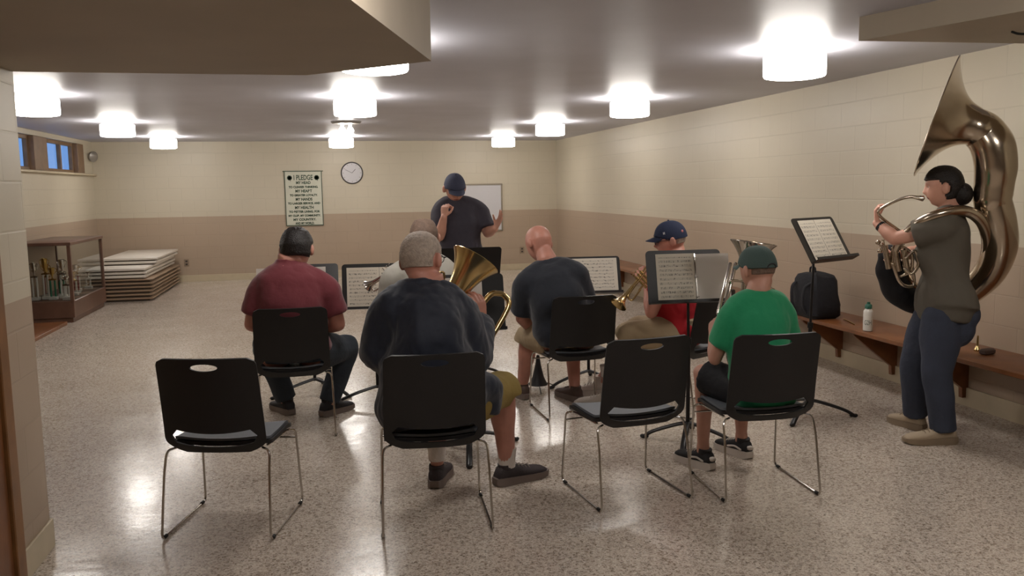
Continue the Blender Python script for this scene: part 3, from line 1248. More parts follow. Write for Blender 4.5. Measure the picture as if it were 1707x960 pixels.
# ------------------------------------------------------------------ bench things
ZB = .4535
t = thing('backpack', 'black slumped cloth bag on the bench behind the boy', 'bag', (3.98, 6.35, ZB))
mb = MB()
sec = [(0, .17, .10), (.03, .20, .13), (.12, .205, .135), (.24, .195, .125), (.31, .185, .11), (.35, .165, .09), (.365, .11, .05)]
rings = []
for z_, hw, hd in sec:
    rings.append([Vector((math.copysign(abs(math.cos(a)) ** .45, math.cos(a)) * hd + .01 * math.sin(5 * a + z_ * 9), math.copysign(abs(math.sin(a)) ** .45, math.sin(a)) * hw + .012 * math.sin(3 * a + z_ * 20), z_ + .012 * math.sin(a * 2 + 1) * (z_ > .2))) for a in [2 * PI * k / 28 for k in range(28)]])
mb.rings(rings)
make('sack', mb, M_['bag'], t)
mb = MB()
mb.tube(catmull([(-.10, -.10, .30), (-.16, -.09, .25), (-.165, -.08, .12), (-.13, -.09, .04)], 5), .02, 8, flat=.35)
mb.tube(catmull([(-.10, .10, .30), (-.16, .09, .25), (-.165, .08, .12), (-.13, .09, .04)], 5), .02, 8, flat=.35)
make('strap', mb, M_['bag'], t)
mb = MB()
mb.tube(catmull([(-.03, -.04, .36), (-.03, -.03, .41), (-.03, .03, .41), (-.03, .04, .36)], 5), .008, 8)
make('grab_handle', mb, M_['bag'], t)
t = thing('water_bottle', 'white water bottle with green lid on the bench', 'water bottle', (3.955, 5.60, ZB))
mb = MB()
mb.lathe([(0, .030), (.004, .035), (.14, .035), (.155, .032), (.168, .022), (.172, .021)], seg=28)
make('bottle_body', mb, M_['bottle'], t)
mb = MB()
mb.lathe([(.170, .026), (.195, .026), (.20, .022), (.206, .012), (.218, .012), (.22, .006)], seg=24)
make('lid', mb, M_['bottle_cap'], t)
cu = bpy.data.curves.new('logo', 'FONT')
cu.body = 'G2H'
cu.size = .05
cu.align_x = 'CENTER'
tmp = bpy.data.objects.new('logo', cu)
COL.objects.link(tmp)
bpy.context.view_layer.update()
me = bpy.data.meshes.new_from_object(tmp.evaluated_get(bpy.context.evaluated_depsgraph_get()))
bpy.data.objects.remove(tmp)
bm = bmesh.new()
bm.from_mesh(me)
bmesh.ops.subdivide_edges(bm, edges=bm.edges, cuts=1)
bm.to_mesh(me)
bm.free()
for v in me.vertices:
    a = v.co.x * .55 / .0352 - PI / 2 - .62
    v.co = Vector((math.cos(a) * .0356, math.sin(a) * .0356, .05 + v.co.y))
me.materials.clear()
me.materials.append(M_['ink'])
link(bpy.data.objects.new('logo', me), t)
mb = MB()
mb.tube([(4.10, 6.12, ZB + .005), (4.02, 5.86, ZB + .005)], .005, 8)
mb.tube([(4.02, 5.86, ZB + .005), (4.015, 5.84, ZB + .005)], [.005, .001], 8)
tag(make('pencil', mb, M_['gold']), 'yellow pencil lying on the bench by the bottle', 'pencil')
t = thing('mouthpiece', 'brass mouthpiece standing on the bench right of the standing woman', 'mouthpiece', (4.15, 4.72, ZB))
mb = MB()
mb.lathe([(0, .021), (.004, .022), (.012, .020), (.03, .010), (.05, .007), (.10, .006), (.102, .004)], seg=24)
make('cup_and_shank', mb, M_['brass'], t)
mb = MB()
mb.box((0, 0, .018), (.10, .05, .036), bev=.008)
o = make('small_case', mb, M_['shoe_brown'])
o.location = (4.13, 4.61, ZB)
o.rotation_euler = (0, 0, .2)
tag(o, 'small dark brown box on the bench beside the mouthpiece', 'box')

# ------------------------------------------------------------------ people
def head_pts(fn, M, nu=48, nv=36):
    """closed head-like surface; fn(direction)->radius vector offset; M places it (face towards local +Y)"""
    rings = []
    for i in range(1, nv):
        th = PI * i / nv
        ring = []
        for j in range(nu):
            ph = 2 * PI * j / nu
            d = Vector((math.sin(th) * math.cos(ph), math.sin(th) * math.sin(ph), -math.cos(th)))
            ring.append(M @ fn(d))
        rings.append(ring)
    return rings


def g3(p, c, s):
    return math.exp(-(((p.x - c[0]) / s[0]) ** 2 + ((p.y - c[1]) / s[1]) ** 2 + ((p.z - c[2]) / s[2]) ** 2))


def head_shape(d):
    """d unit vector -> point of a bald head in metres, centre between the ears, +Y face"""
    q = (abs(d.x) ** 2.35 + abs(d.y) ** 2.35 + abs(d.z) ** 2.35) ** (1 / 2.35)
    p = Vector((d.x / q * .077, d.y / q * .097, d.z / q * .117))
    z = p.z
    if z < 0:
        k = min(1, -z / .118)
        p.x *= 1 - .22 * k ** 1.3
        if p.y < 0:
            p.y *= 1 - .42 * k
        else:
            p.y *= 1 - .04 * k
            p.z *= 1.0
    else:
        if p.y < 0:
            p.y *= 1.04
        p.x *= 1 + .02 * (1 - z / .118)
    if p.y > 0:
        p.x *= 1 - .10 * (p.y / .098) ** 2
    # features push along +y
    dy = 0
    dy += .022 * g3(p, (0, .09, -.028), (.011, .06, .014))      # nose tip
    dy += .013 * g3(p, (0, .09, -.006), (.009, .06, .022))      # nose bridge
    dy -= .010 * (g3(p, (.030, .09, .006), (.014, .06, .011)) + g3(p, (-.030, .09, .006), (.014, .06, .011)))
    dy += .005 * g3(p, (0, .09, .030), (.05, .06, .012))        # brow
    dy += .006 * g3(p, (0, .09, -.060), (.022, .06, .010))      # lips
    dy -= .004 * g3(p, (0, .09, -.078), (.020, .06, .007))
    dy += .009 * g3(p, (0, .08, -.100), (.022, .08, .016))      # chin
    p.y += dy
    return p


class Person:
    def __init__(s, label, base, skin='skin'):
        s.root = thing('person', label, 'person', base)
        s.base = Vector(base)
        s.skin = M_[skin]
        s.b = MB()
        s.fine = []      # centres where smoothing is weak

    def child(s, name, mb, mats, parent=None, smooth=True, label=None, sharp=60):
        o = make(name, mb, mats, parent or s.root, smooth, off=s.base, sharp=sharp)
        if label:
            o['label'] = label
        return o


def voxel_mesh(mb, size, iters=8, lam=.5, fine=(), fine_r=.12, fine_lam=.12, wrinkle=0, wscale=9, seed=0):
    me = bpy.data.meshes.new('tmp')
    me.from_pydata(mb.v, [], mb.f)
    bm = bmesh.new()
    bm.from_mesh(me)
    bmesh.ops.recalc_face_normals(bm, faces=bm.faces)
    bmesh.ops.triangulate(bm, faces=[f for f in bm.faces if len(f.verts) > 4])
    bm.to_mesh(me)
    bm.free()
    ob = bpy.data.objects.new('tmp', me)
    COL.objects.link(ob)
    md = ob.modifiers.new('r', 'REMESH')
    md.mode = 'VOXEL'
    md.voxel_size = size
    md.adaptivity = 0
    bpy.context.view_layer.update()
    dg = bpy.context.evaluated_depsgraph_get()
    out = bpy.data.meshes.new_from_object(ob.evaluated_get(dg))
    bpy.data.objects.remove(ob)
    n = len(out.vertices)
    co = np.empty(n * 3)
    out.vertices.foreach_get('co', co)
    co = co.reshape(-1, 3)
    ed = np.empty(len(out.edges) * 2, dtype=np.int64)
    out.edges.foreach_get('vertices', ed)
    ed = ed.reshape(-1, 2)
    deg = np.bincount(ed.ravel(), minlength=n).astype(float)[:, None]
    L = np.full((n, 1), lam)
    for c, r in fine:
        d = np.linalg.norm(co - np.array(c), axis=1)
        L[d < r] = fine_lam
    for _ in range(iters):
        acc = np.zeros_like(co)
        for k in range(3):
            acc[:, k] = np.bincount(ed[:, 0], weights=co[ed[:, 1], k], minlength=n) + np.bincount(ed[:, 1], weights=co[ed[:, 0], k], minlength=n)
        co = co + L * (acc / np.maximum(deg, 1) - co)
    if wrinkle:
        out.vertices.foreach_set('co', co.ravel())
        out.update()
        nr = np.empty(n * 3)
        out.vertices.foreach_get('normal', nr)
        nr = nr.reshape(-1, 3)
        off = np.array([noise.noise(Vector((c[0] * wscale + seed, c[1] * wscale, c[2] * wscale * .8))) + .6 * abs(noise.noise(Vector((c[0] * wscale * 2.1, c[1] * wscale * 2.1 + seed, c[2] * wscale * 1.4)))) for c in co])
        co = co + nr * (off * wrinkle)[:, None]
    out.vertices.foreach_set('co', co.ravel())
    out.polygons.foreach_set('use_smooth', [True] * len(out.polygons))
    out.update()
    return out


def attach(P, name, me, mats, parent=None, label=None):
    if not isinstance(mats, (list, tuple)):
        mats = [mats]
    me.name = name
    me.materials.clear()
    for m in mats:
        me.materials.append(m)
    me.transform(Matrix.Translation(-P.base))
    o = bpy.data.objects.new(name, me)
    link(o, parent or P.root)
    if label:
        o['label'] = label
    return o


def frameM(origin, fwd, up):
    f = Vector(fwd).normalized()
    r = f.cross(Vector(up)).normalized()
    u = r.cross(f)
    return Matrix.Translation(origin) @ Matrix(((r.x, f.x, u.x, 0), (r.y, f.y, u.y, 0), (r.z, f.z, u.z, 0), (0, 0, 0, 1)))


def loft(mb, secs, seg=28, p=2.4, sub=4):
    """secs: (centre, lateral dir, half width, front dir, half depth front, half depth back)"""
    C = lerp_list([Vector(x[0]) for x in secs], 1)
    Cc = catmull(C, sub)
    W = lerp_list([x[2] for x in secs], sub)
    Lt = lerp_list([Vector(x[1]) for x in secs], sub)
    Fr = lerp_list([Vector(x[3]) for x in secs], sub)
    A = lerp_list([x[4] for x in secs], sub)
    B = lerp_list([x[5] for x in secs], sub)
    rings = []
    for c, w_, l, f, a, b in zip(Cc, W, Lt, Fr, A, B):
        ring = []
        l = l.normalized()
        f = f.normalized()
        for j in range(seg):
            an = 2 * PI * j / seg
            ca, sa = math.cos(an), math.sin(an)
            x = math.copysign(abs(ca) ** (2 / p), ca) * w_
            y = math.copysign(abs(sa) ** (2 / p), sa) * (a if sa > 0 else b)
            ring.append(c + l * x + f * y)
        rings.append(ring)
    mb.rings(rings)


def limb(mb, pts, radii, infl=0, sub=4, ends='round', side=None, flat=1):
    P = catmull(pts, sub)
    R = [r + infl for r in lerp_list(list(radii), sub)]
    mb.tube(P, R, 14, ends, side=side, flat=flat)


def hand(P, wrist, d, n, thumb, curl=.5, k=1.0, tcurl=.3, spread=.06, fingers=None):
    """d: wrist->knuckles, n: where the palm faces, thumb: side the thumb is on"""
    mb = P.b
    d = Vector(d).normalized()
    n = (Vector(n) - d * Vector(n).dot(d)).normalized()
    t = d.cross(n)
    if t.dot(Vector(thumb)) < 0:
        t = -t
    w_ = Vector(wrist)
    secs = [(w_ - d * .01 * k, t, .026 * k, n, .018 * k, .018 * k), (w_ + d * .025 * k, t, .034 * k, n, .018 * k, .015 * k),
            (w_ + d * .06 * k, t, .042 * k, n, .015 * k, .013 * k), (w_ + d * .092 * k, t, .041 * k, n, .012 * k, .010 * k)]
    loft(mb, secs, 16, 2.6, 2)
    L = (.078, .086, .080, .062)
    for i in range(4):
        o = (.031 - .0205 * i)
        base = w_ + d * (.088 - .004 * abs(i - 1.2)) * k + t * o * k
        a = curl if fingers is None else fingers[i]
        dirn = (d + t * (spread * (1.5 - i))).normalized()
        pts = [base - dirn * .012 * k, base]
        ang = 0
        for q, fr in enumerate((.46, .30, .24)):
            ang += a * (.75, 1.0, .8)[q]
            v = dirn * math.cos(ang) + n * math.sin(ang)
            pts.append(pts[-1] + v * L[i] * fr * k)
        mb.tube(pts, [.0095 * k, .0095 * k, .0088 * k, .0082 * k, .0070 * k], 10)
    b0 = w_ + d * .022 * k + t * .022 * k + n * .004 * k
    v1 = (d * .62 + t * .70 + n * .35).normalized()
    v2 = (d * .85 + t * (.35 - tcurl) + n * (.3 + tcurl)).normalized()
    v3 = (d * .9 + t * (.1 - tcurl) + n * (.3 + tcurl * 1.3)).normalized()
    p1 = b0 + v1 * .042 * k
    p2 = p1 + v2 * .032 * k
    mb.tube([b0, p1, p2, p2 + v3 * .024 * k], [.0135 * k, .0115 * k, .0098 * k, .0078 * k], 10)
    P.fine.append((tuple(w_ + d * .09 * k), .13 * k))


def shoe(P, ankle, toe, m_up, m_sole, L=.29, label=None, pitch=0, accent=None, lift=0, zf=None):
    a = Vector(ankle)
    f = Vector((toe[0], toe[1], 0)).normalized()
    l = f.cross(Vector((0, 0, 1)))
    z0 = 0 if zf is None else zf
    R = Matrix.Rotation(pitch, 3, l)
    heel = Vector((a.x, a.y, z0)) - f * .065

    def T(p):
        return heel + R @ (Vector(p))
    U = Vector((0, 0, 1))
    k = L / .29
    # upper
    secs = [(-.004, .026, .07, .02), (.015, .038, .100, .02), (.06, .042, .108, .02), (.10, .043, .100, .02), (.14, .046, .084, .02), (.19, .051, .070, .02), (.24, .050, .062, .02), (.272, .042, .054, .02), (.290, .024, .042, .022)]
    mb = MB()
    rings = []
    for x, hw, top, zb in secs:
        ring = []
        for j in range(20):
            an = 2 * PI * j / 20
            ca, sa = math.cos(an), math.sin(an)
            px = math.copysign(abs(ca) ** .8, ca) * hw * k
            cz = (top + zb) / 2
            pz = cz + math.copysign(abs(sa) ** .85, sa) * (top - zb) / 2
            ring.append(T(f * x * k + l * px + U * pz))
        rings.append(ring)
    mb.rings(rings)
    # collar
    c = T(f * .055 * k + U * .085)
    mb.tube([c, c + R @ (U * .028) - f * .004], [.042 * k, .040 * k], 16, 'flat')
    o = P.child('shoe', mb, m_up, label=label)
    # sole
    mb = MB()
    rings = []
    for x, hw, z_a, z_b in [(-.014, .024, .008, .042), (.008, .040, .0, .046), (.06, .046, .0, .044), (.12, .044, .0, .040), (.19, .055, .0, .038), (.24, .054, .002, .036), (.28, .044, .008, .036), (.302, .022, .016, .034)]:
        ring = []
        for sgn, zz in ((-1, z_a), (1, z_a), (1, z_b), (-1, z_b)):
            ring.append(T(f * x * k + l * hw * sgn * k + U * zz))
        rings.append(ring)
    mb.rings(rings)
    P.child('sole', mb, m_sole, parent=o, sharp=50)
    # laces
    mb = MB()
    for i in range(4):
        x = .115 + i * .022
        top = .098 - i * .007
        mb.tube(catmull([T(f * x * k + l * .026 * k + U * (top - .008)), T(f * x * k + U * (top + .004)), T(f * x * k - l * .026 * k + U * (top - .008))], 3), .003, 6)
    P.child('laces', mb, accent or m_sole, parent=o)
    if accent:
        mb = MB()
        mb.box(T(f * -.006 * k + U * .066), (.034, .034, .022), Matrix.Rotation(math.atan2(f.y, f.x), 3, 'Z'), bev=.006)
        for sg in (-1, 1):
            mb.tube(catmull([T(f * .03 * k + l * .042 * sg * k + U * .052), T(f * .08 * k + l * .0445 * sg * k + U * .062), T(f * .14 * k + l * .047 * sg * k + U * .050)], 4), .006, 8)
        P.child('white_trim', mb, accent, parent=o)


class Fig:
    """numbers of one figure; all points are world positions"""
    pass


def build_person(label, base, skin, hip, chest, neck, head, face, up, shoulders, arms, legs, belly=0, wd=1.0, headk=1.0, armk=1.0, legk=1.0, waist_w=None, hipw=None, face_feat=True, bust=0):
    """hip/chest/neck/head: centres; face: direction the face looks; shoulders: (L, R) joints;
    arms: per side (elbow, wrist, hand kwargs); legs: per side (hipjoint, knee, ankle)"""
    P = Person(label, base, skin)
    b = P.b
    sl, sr = Vector(shoulders[0]), Vector(shoulders[1])
    lat = (sr - sl).normalized()
    hl, hr = Vector(legs[0][0]), Vector(legs[1][0])
    lath = (hr - hl).normalized()
    hip, chest, neck = Vector(hip), Vector(chest), Vector(neck)
    spine = (neck - hip).normalized()
    fr = -(lat.cross(spine)).normalized()
    if fr.dot(Vector(face)) < -.2:
        fr = -fr
    frh = fr
    SW = (sr - sl).length / 2
    P.lat, P.fr, P.spine, P.SW = lat, fr, spine, SW
    hw = (hipw or .165 * wd)
    ww = (waist_w or .15 * wd)
    waist = hip.lerp(chest, .5) - fr * .01
    P.tsec = [
        (hip - spine * .09, lath, hw * .86, frh, .095 * wd, .115 * wd),
        (hip, lath, hw, frh, .105 * wd + belly * .5, .125 * wd),
        (waist, lath.lerp(lat, .5), ww, fr, .095 * wd + belly, .10 * wd),
        (chest, lat, SW * .96, fr, .115 * wd + belly * .3 + bust, .108 * wd),
        (chest.lerp(neck, .55) , lat, SW * .98, fr, .080 * wd, .098 * wd),
        (chest.lerp(neck, .84), lat, SW * .66, fr, .062, .078 * wd),
        (neck, lat, .062, fr, .055, .06)]
    loft(b, P.tsec, 28, 2.3, 4)
    for s_ in (sl, sr):
        b.ball(s_, (.062 * armk, .062 * armk, .06 * armk))
        limb(b, [neck - spine * .03, s_.lerp(neck, .45) + spine * .015, s_], (.055, .055, .055 * armk))
    head = Vector(head)
    # neck
    f = Vector(face).normalized()
    upv = Vector(up)
    H = frameM(head, f, upv) @ Matrix.Scale(headk, 4)
    P.H = H
    nk = H @ Vector((0, -.028, -.06))
    b.tube([neck - spine * .05, neck + spine * .015, nk, H @ Vector((0, -.02, .0))], [.066 * max(1, wd * .95), .060 * max(1, wd * .95), .056, .05], 16)
    b.rings(head_pts(head_shape, H))
    for s_ in (-1, 1):
        E_ = H @ Vector((s_ * .090, -.010, -.008))
        b.ball(E_, (.0145 * headk, .021 * headk, .036 * headk), (H.to_3x3().normalized() @ Matrix.Rotation(s_ * .45, 3, 'Z')), seg=12)
    P.fine.append((tuple(head), .19 * headk))
    P.arms = arms
    P.legs = legs
    P.sh = (sl, sr)
    for i, (el, wr, hk) in enumerate(arms):
        s_ = (sl, sr)[i]
        el, wr = Vector(el), Vector(wr)
        limb(b, [s_, s_.lerp(el, .35), s_.lerp(el, .75), el], [.058 * armk, .053 * armk, .045 * armk, .041 * armk])
        limb(b, [el, el.lerp(wr, .3), el.lerp(wr, .7), wr], [.041 * armk, .044 * armk, .034 * armk, .027 * armk])
        if hk:
            hand(P, wr, **hk)
    for (hj, kn, an) in legs:
        hj, kn, an = Vector(hj), Vector(kn), Vector(an)
        limb(b, [hj, hj.lerp(kn, .4), hj.lerp(kn, .85), kn], [.092 * legk, .085 * legk, .062 * legk, .058 * legk])
        d = (an - kn)
        back = d.cross(Vector((kn - hj)).cross(d)).normalized()
        if back.dot(kn - hj) > 0:
            back = -back
        limb(b, [kn, kn.lerp(an, .3) + back * .014, kn.lerp(an, .65) + back * .006, an], [.056 * legk, .060 * legk, .045 * legk, .037 * legk])
        b.tube([an, an - Vector((0, 0, .05))], .036, 12)
    return P


def finish_body(P, faced=True):
    me = voxel_mesh(P.b, .0055, 6, .45, P.fine, fine_lam=.10)
    Hi = P.H.inverted()
    n = len(me.polygons)
    o_me = me
    # lips by place on the head
    cen = np.empty(n * 3)
    me.polygons.foreach_get('center', cen)
    cen = cen.reshape(-1, 3)
    Hm = np.array(Hi)
    loc = cen @ Hm[:3, :3].T + Hm[:3, 3]
    idx = np.zeros(n, dtype=np.int32)
    lip = (np.abs(loc[:, 0]) < .024) & (loc[:, 1] > .07) & (np.abs(loc[:, 2] + .060) < .0065 - .12 * np.abs(loc[:, 0]))
    idx[lip] = 1
    me.materials.clear()
    o = attach(P, 'body', me, [P.skin, M_['lips']])
    me.polygons.foreach_set('material_index', idx)
    if faced:
        for s_ in (-1, 1):
            mb = MB()
            mb.ball(P.H @ Vector((s_ * .030, .0735, .006)), .0115, seg=12)
            e = P.child('eye', mb, M_['eye'])
            mb = MB()
            mb.ball(P.H @ Vector((s_ * .030, .0835, .006)), (.005, .0025, .005), P.H.to_3x3().normalized(), seg=10)
            P.child('iris', mb, M_['iris'], parent=e)
    return o


def shirt(P, mat_, sleeve=.55, infl=.016, hem=.02, name='shirt', label=None, wrinkle=.007, long=False, flare=.012, neckdrop=.02, seed=0, extra=None, puff=1.0):
    mb = MB()
    T = P.tsec
    secs = []
    for i, (c, l, w_, f, a, bk) in enumerate(T[:-1]):
        k = infl if i > 1 else infl + flare
        if i == 0:
            c = c.lerp(T[1][0], 1 - hem / .02 if hem < .02 else 0)
            if hem > .02:
                c = c - P.spine * (hem - .02)
        if i >= 5:
            k = infl * .7
        secs.append((c, l, w_ + k * puff, f, a + k * puff, bk + k * puff))
    c, l, w_, f, a, bk = T[-1]
    secs.append((c - P.spine * neckdrop * .4, l, .076, f, .064, .070))
    secs.append((c + P.spine * (.022 - neckdrop * .4), l, P.collar, f, P.collar * .92, P.collar * .98))
    loft(mb, secs, 28, 2.3, 4)
    for i, (el, wr, hk) in enumerate(P.arms):
        s_ = P.sh[i]
        el, wr = Vector(el), Vector(wr)
        ak = P.armk
        nk = Vector(P.tsec[-1][0])
        limb(mb, [nk - P.spine * .04, s_.lerp(nk, .45) + P.spine * .008, s_], (.055 + infl * .5, .056 + infl * .8, .056 * ak + infl))
        if long:
            limb(mb, [s_, s_.lerp(el, .35), s_.lerp(el, .75), el, el.lerp(wr, .5), el.lerp(wr, .93)],
                 [.060 * ak + infl, .060 * ak + infl, .056 * ak + infl, .053 * ak + infl, .046 * ak + infl, .036 * ak + infl], ends='flat')
        else:
            e = s_.lerp(el, sleeve)
            limb(mb, [s_, s_.lerp(el, sleeve * .5), e], [.060 * ak + infl, .060 * ak + infl, .056 * ak + infl + .008], ends='flat')
    if extra:
        extra(mb)
    me = voxel_mesh(mb, .0085, 26, .5, (), wrinkle=wrinkle, seed=seed)
    return attach(P, name, me, mat_, label=label)


def pants(P, mat_, upto=1.0, infl=.012, name='trousers', label=None, wrinkle=.006, seed=3, cuff=0, hipup=.03):
    mb = MB()
    T = P.tsec
    secs = []
    for i in (0, 1):
        c, l, w_, f, a, bk = T[i]
        secs.append((c, l, w_ + infl, f, a + infl, bk + infl))
    c, l, w_, f, a, bk = T[1]
    secs.append((c + P.spine * (.07 + hipup), l, w_ * .97 + infl * .6, f, a + infl * .6, bk * .95 + infl * .6))
    loft(mb, secs, 28, 2.4, 4)
    lk = P.legk
    for (hj, kn, an) in P.legs:
        hj, kn, an = Vector(hj), Vector(kn), Vector(an)
        th = [(hj, .094 * lk), (hj.lerp(kn, .4), .089 * lk), (hj.lerp(kn, .85), .068 * lk), (kn, .064 * lk)]
        if upto <= 1.0:
            e = hj.lerp(kn, upto)
            limb(mb, [hj, hj.lerp(kn, upto * .5), e], [.095 * lk + infl, .088 * lk + infl, .074 * lk + infl + cuff], ends='flat')
        elif upto < 1.5:
            limb(mb, [p for p, r in th] + [kn.lerp(an, upto - 1)], [r + infl for p, r in th] + [.066 * lk + infl + cuff], ends='flat')
        else:
            limb(mb, [p for p, r in th] + [kn.lerp(an, .3), kn.lerp(an, .65), kn.lerp(an, .97)], [r + infl for p, r in th] + [.062 * lk + infl, .054 * lk + infl, .050 * lk + infl + cuff], ends='flat')
    me = voxel_mesh(mb, .0085, 7, .5, (), wrinkle=wrinkle, seed=seed)
    return attach(P, name, me, mat_, label=label)


def head_cover(P, name, mat_, region, th=.012, rough=.0, label=None, nscale=30, seed=0, parent=None, trim=None):
    """region(p)->0..1 where p is head-local (metres)"""
    def fn(d):
        p = head_shape(d)
        k = max(0.0, min(1.0, region(p)))
        if name == 'hair' and abs(p.x) > .05:
            e = ((p.y + .008) / .024) ** 2 + ((p.z + .010) / .034) ** 2
            k *= sstep(.8, 1.3, e)
        off = -.010 * (1 - k) + th * k
        if rough and k > 0:
            off += rough * k * noise.noise(Vector(d) * nscale + Vector((seed, 0, 0)))
        return p + Vector((d.x, d.y, d.z)) * off
    mb = MB()
    mb.rings(head_pts(fn, P.H, 64, 48))
    return P.child(name, mb, mat_, parent=parent, label=label)


def sstep(a, b, x):
    t = max(0, min(1, (x - a) / (b - a)))
    return t * t * (3 - 2 * t)


def cap(P, mat_, label, th=.013, face_dir=1, logo=None, gap=False):
    """ball cap: crown covers above the brow, bill to local +Y"""
    def reg(p):
        line = .034 - .030 * (1 if p.y < 0 else max(0, 1 - p.y / .08))
        return sstep(line - .004, line + .001, p.z)
    c = head_cover(P, 'cap', mat_, reg, th, label=label)
    mb = MB()
    top = []
    bot = []
    NX, NY = 14, 6
    vs = []
    for lay in (0, 1):
        for j in range(NY + 1):
            for i in range(NX + 1):
                u = -1 + 2 * i / NX
                v = j / NY
                ex = .070 * u
                yb = .098 * math.sqrt(max(0, 1 - (u * .80) ** 2)) - .004
                y = yb + v * .072 * (1 - .62 * abs(u) ** 2.4)
                z = .040 - .018 * u * u - .018 * v - lay * .003
                vs.append(P.H @ Vector((ex, y, z)))
    K = NX + 1
    o = K * (NY + 1)
    fs = []
    for j in range(NY):
        for i in range(NX):
            a = j * K + i
            fs.append((a, a + 1, a + K + 1, a + K))
            fs.append((o + a, o + a + K, o + a + K + 1, o + a + 1))
    rim = list(range(K)) + [j * K + NX for j in range(1, NY + 1)] + [NY * K + i for i in range(NX - 1, -1, -1)] + [j * K for j in range(NY - 1, 0, -1)]
    for q in range(len(rim)):
        a, b = rim[q], rim[(q + 1) % len(rim)]
        fs.append((a, a + o, b + o, b))
    mb.add(vs, fs)
    P.child('bill', mb, mat_, parent=c)
    mb = MB()
    mb.ball(P.H @ Vector((0, -.004, .131)), .007, seg=10)
    P.child('button', mb, mat_, parent=c)
    return c


def glasses(P, mat_, label):
    mb = MB()
    for s_ in (-1, 1):
        C = [P.H @ Vector((s_ * .032 + math.cos(a) * .024, .103 - .003 * math.cos(a) * s_, .004 + math.sin(a) * .018)) for a in [2 * PI * k / 20 for k in range(20)]]
        mb.tube(C, .002, 6, closed=True)
        mb.tube(catmull([P.H @ Vector((s_ * .056, .100, .008)), P.H @ Vector((s_ * .074, .085, .010)), P.H @ Vector((s_ * .083, .02, .008)), P.H @ Vector((s_ * .085, -.010, .004)), P.H @ Vector((s_ * .082, -.022, -.016))], 4), .0022, 6)
    mb.tube([P.H @ Vector((-.008, .107, .008)), P.H @ Vector((0, .109, .010)), P.H @ Vector((.008, .107, .008))], .002, 6)
    return P.child('glasses', mb, mat_, label=label)


def sock(P, ankle, h, mat_, parent=None):
    a = Vector(ankle)
    mb = MB()
    mb.tube([a + Vector((0, 0, -.03)), a + Vector((0, 0, .01)), a + Vector((0, 0, h))], [.045, .046, .053], 18, 'flat')
    return P.child('sock', mb, mat_)


def person(**k):
    P = build_person(**k)
    P.armk = k.get('armk', 1)
    P.legk = k.get('legk', 1)
    P.headk = k.get('headk', 1)
    P.collar = max(.071 * max(1, P.headk), .066 * max(1, k.get('wd', 1) * .95) + .007)
    return P


BLK = M_['shoe_dark']
FWD = Vector((0, 1, 0))

# --- 1 man in maroon ------------------------------------------------------
cx, cy = -.23, 5.68
P = person(label='seated man from behind in maroon t-shirt and dark jeans, short black hair', base=(cx, cy, 0), skin='skin_red',
           hip=(cx + .01, cy - .02, .55), chest=(cx - .01, cy - .02, .84), neck=(cx - .01, cy + .03, 1.11), head=at(495, 416, cy + .07), face=(.18, .95, -.28), up=(.02, .2, 1),
           shoulders=(at(436, 482, cy), at(545, 482, cy)),
           arms=((at(420, 540, cy + .02), at(455, 545, cy + .27), dict(d=(.6, .7, .1), n=(.7, -.3, .6), thumb=(0, 0, 1), curl=.6)),
                 (at(563, 540, cy + .02), at(530, 545, cy + .27), dict(d=(-.6, .7, .1), n=(-.7, -.3, .6), thumb=(0, 0, 1), curl=.6))),
           legs=(((cx - .11, cy - .02, .52), (cx - .20, cy + .40, .50), at(478, 668, cy + .42)), ((cx + .11, cy - .02, .52), at(577, 580, cy + .38), at(548, 672, cy + .30))),
           belly=.05, wd=1.28, headk=1.09, armk=1.22, legk=1.18)
finish_body(P)
shirt(P, M_['maroon'], .72, .018, hem=.01, name='t_shirt', seed=1)
pants(P, M_['darkjeans'], 2, .014)
head_cover(P, 'hair', M_['hair_black'], lambda p: sstep(-.055, -.045, p.z - (0 if p.y < -.01 else min(1, (p.y + .01) / .03) * .09) + (0 if abs(p.x) < .072 or p.y < 0 else -.02)), .021, .006)
for i, (d) in enumerate(((-.5, 1), (.75, .75))):
    an = P.legs[i][2]
    shoe(P, an, d, M_['shoe_dark'], M_['sole_grey'])

# --- 2 man in navy jacket with brass euphonium ----------------------------
cx, cy = .465, 3.96
P = person(label='seated heavy man in navy jacket with short grey hair and glasses, holding brass horn', base=(cx, cy, 0), skin='skin_red',
           hip=(cx, cy + .0, .57), chest=(cx, cy + .0, .87), neck=(cx + .01, cy + .08, 1.115), head=at(703, 433, cy + .12), face=(.60, .80, -.12), up=(0, .15, 1),
           shoulders=(at(657, 512, cy + .05), at(758, 516, cy + .05)),
           arms=((at(632, 590, cy + .12), at(690, 560, cy + .40), dict(d=(.8, .4, .3), n=(.3, -.8, .3), thumb=(0, 0, 1), curl=.8)),
                 (at(790, 592, cy + .10), at(803, 534, cy + .36), dict(d=(-.12, .0, .95), n=(-.55, .8, .1), thumb=(-1, -.3, .1), curl=.6, k=1.1))),
           legs=(((cx - .12, cy, .54), (cx + .10, cy + .46, .50), at(728, 757, cy + .42)), ((cx + .12, cy, .54), at(838, 648, cy + .30), at(845, 768, cy + .34))),
           belly=.07, wd=1.36, headk=1.10, armk=1.25, legk=1.18)
finish_body(P)


def jacket_extra(mb):
    limb(mb, [(cx + .14, cy - .05, .66), at(815, 650, cy + .04), at(818, 690, cy + .06)], (.07, .07, .05), ends='flat')


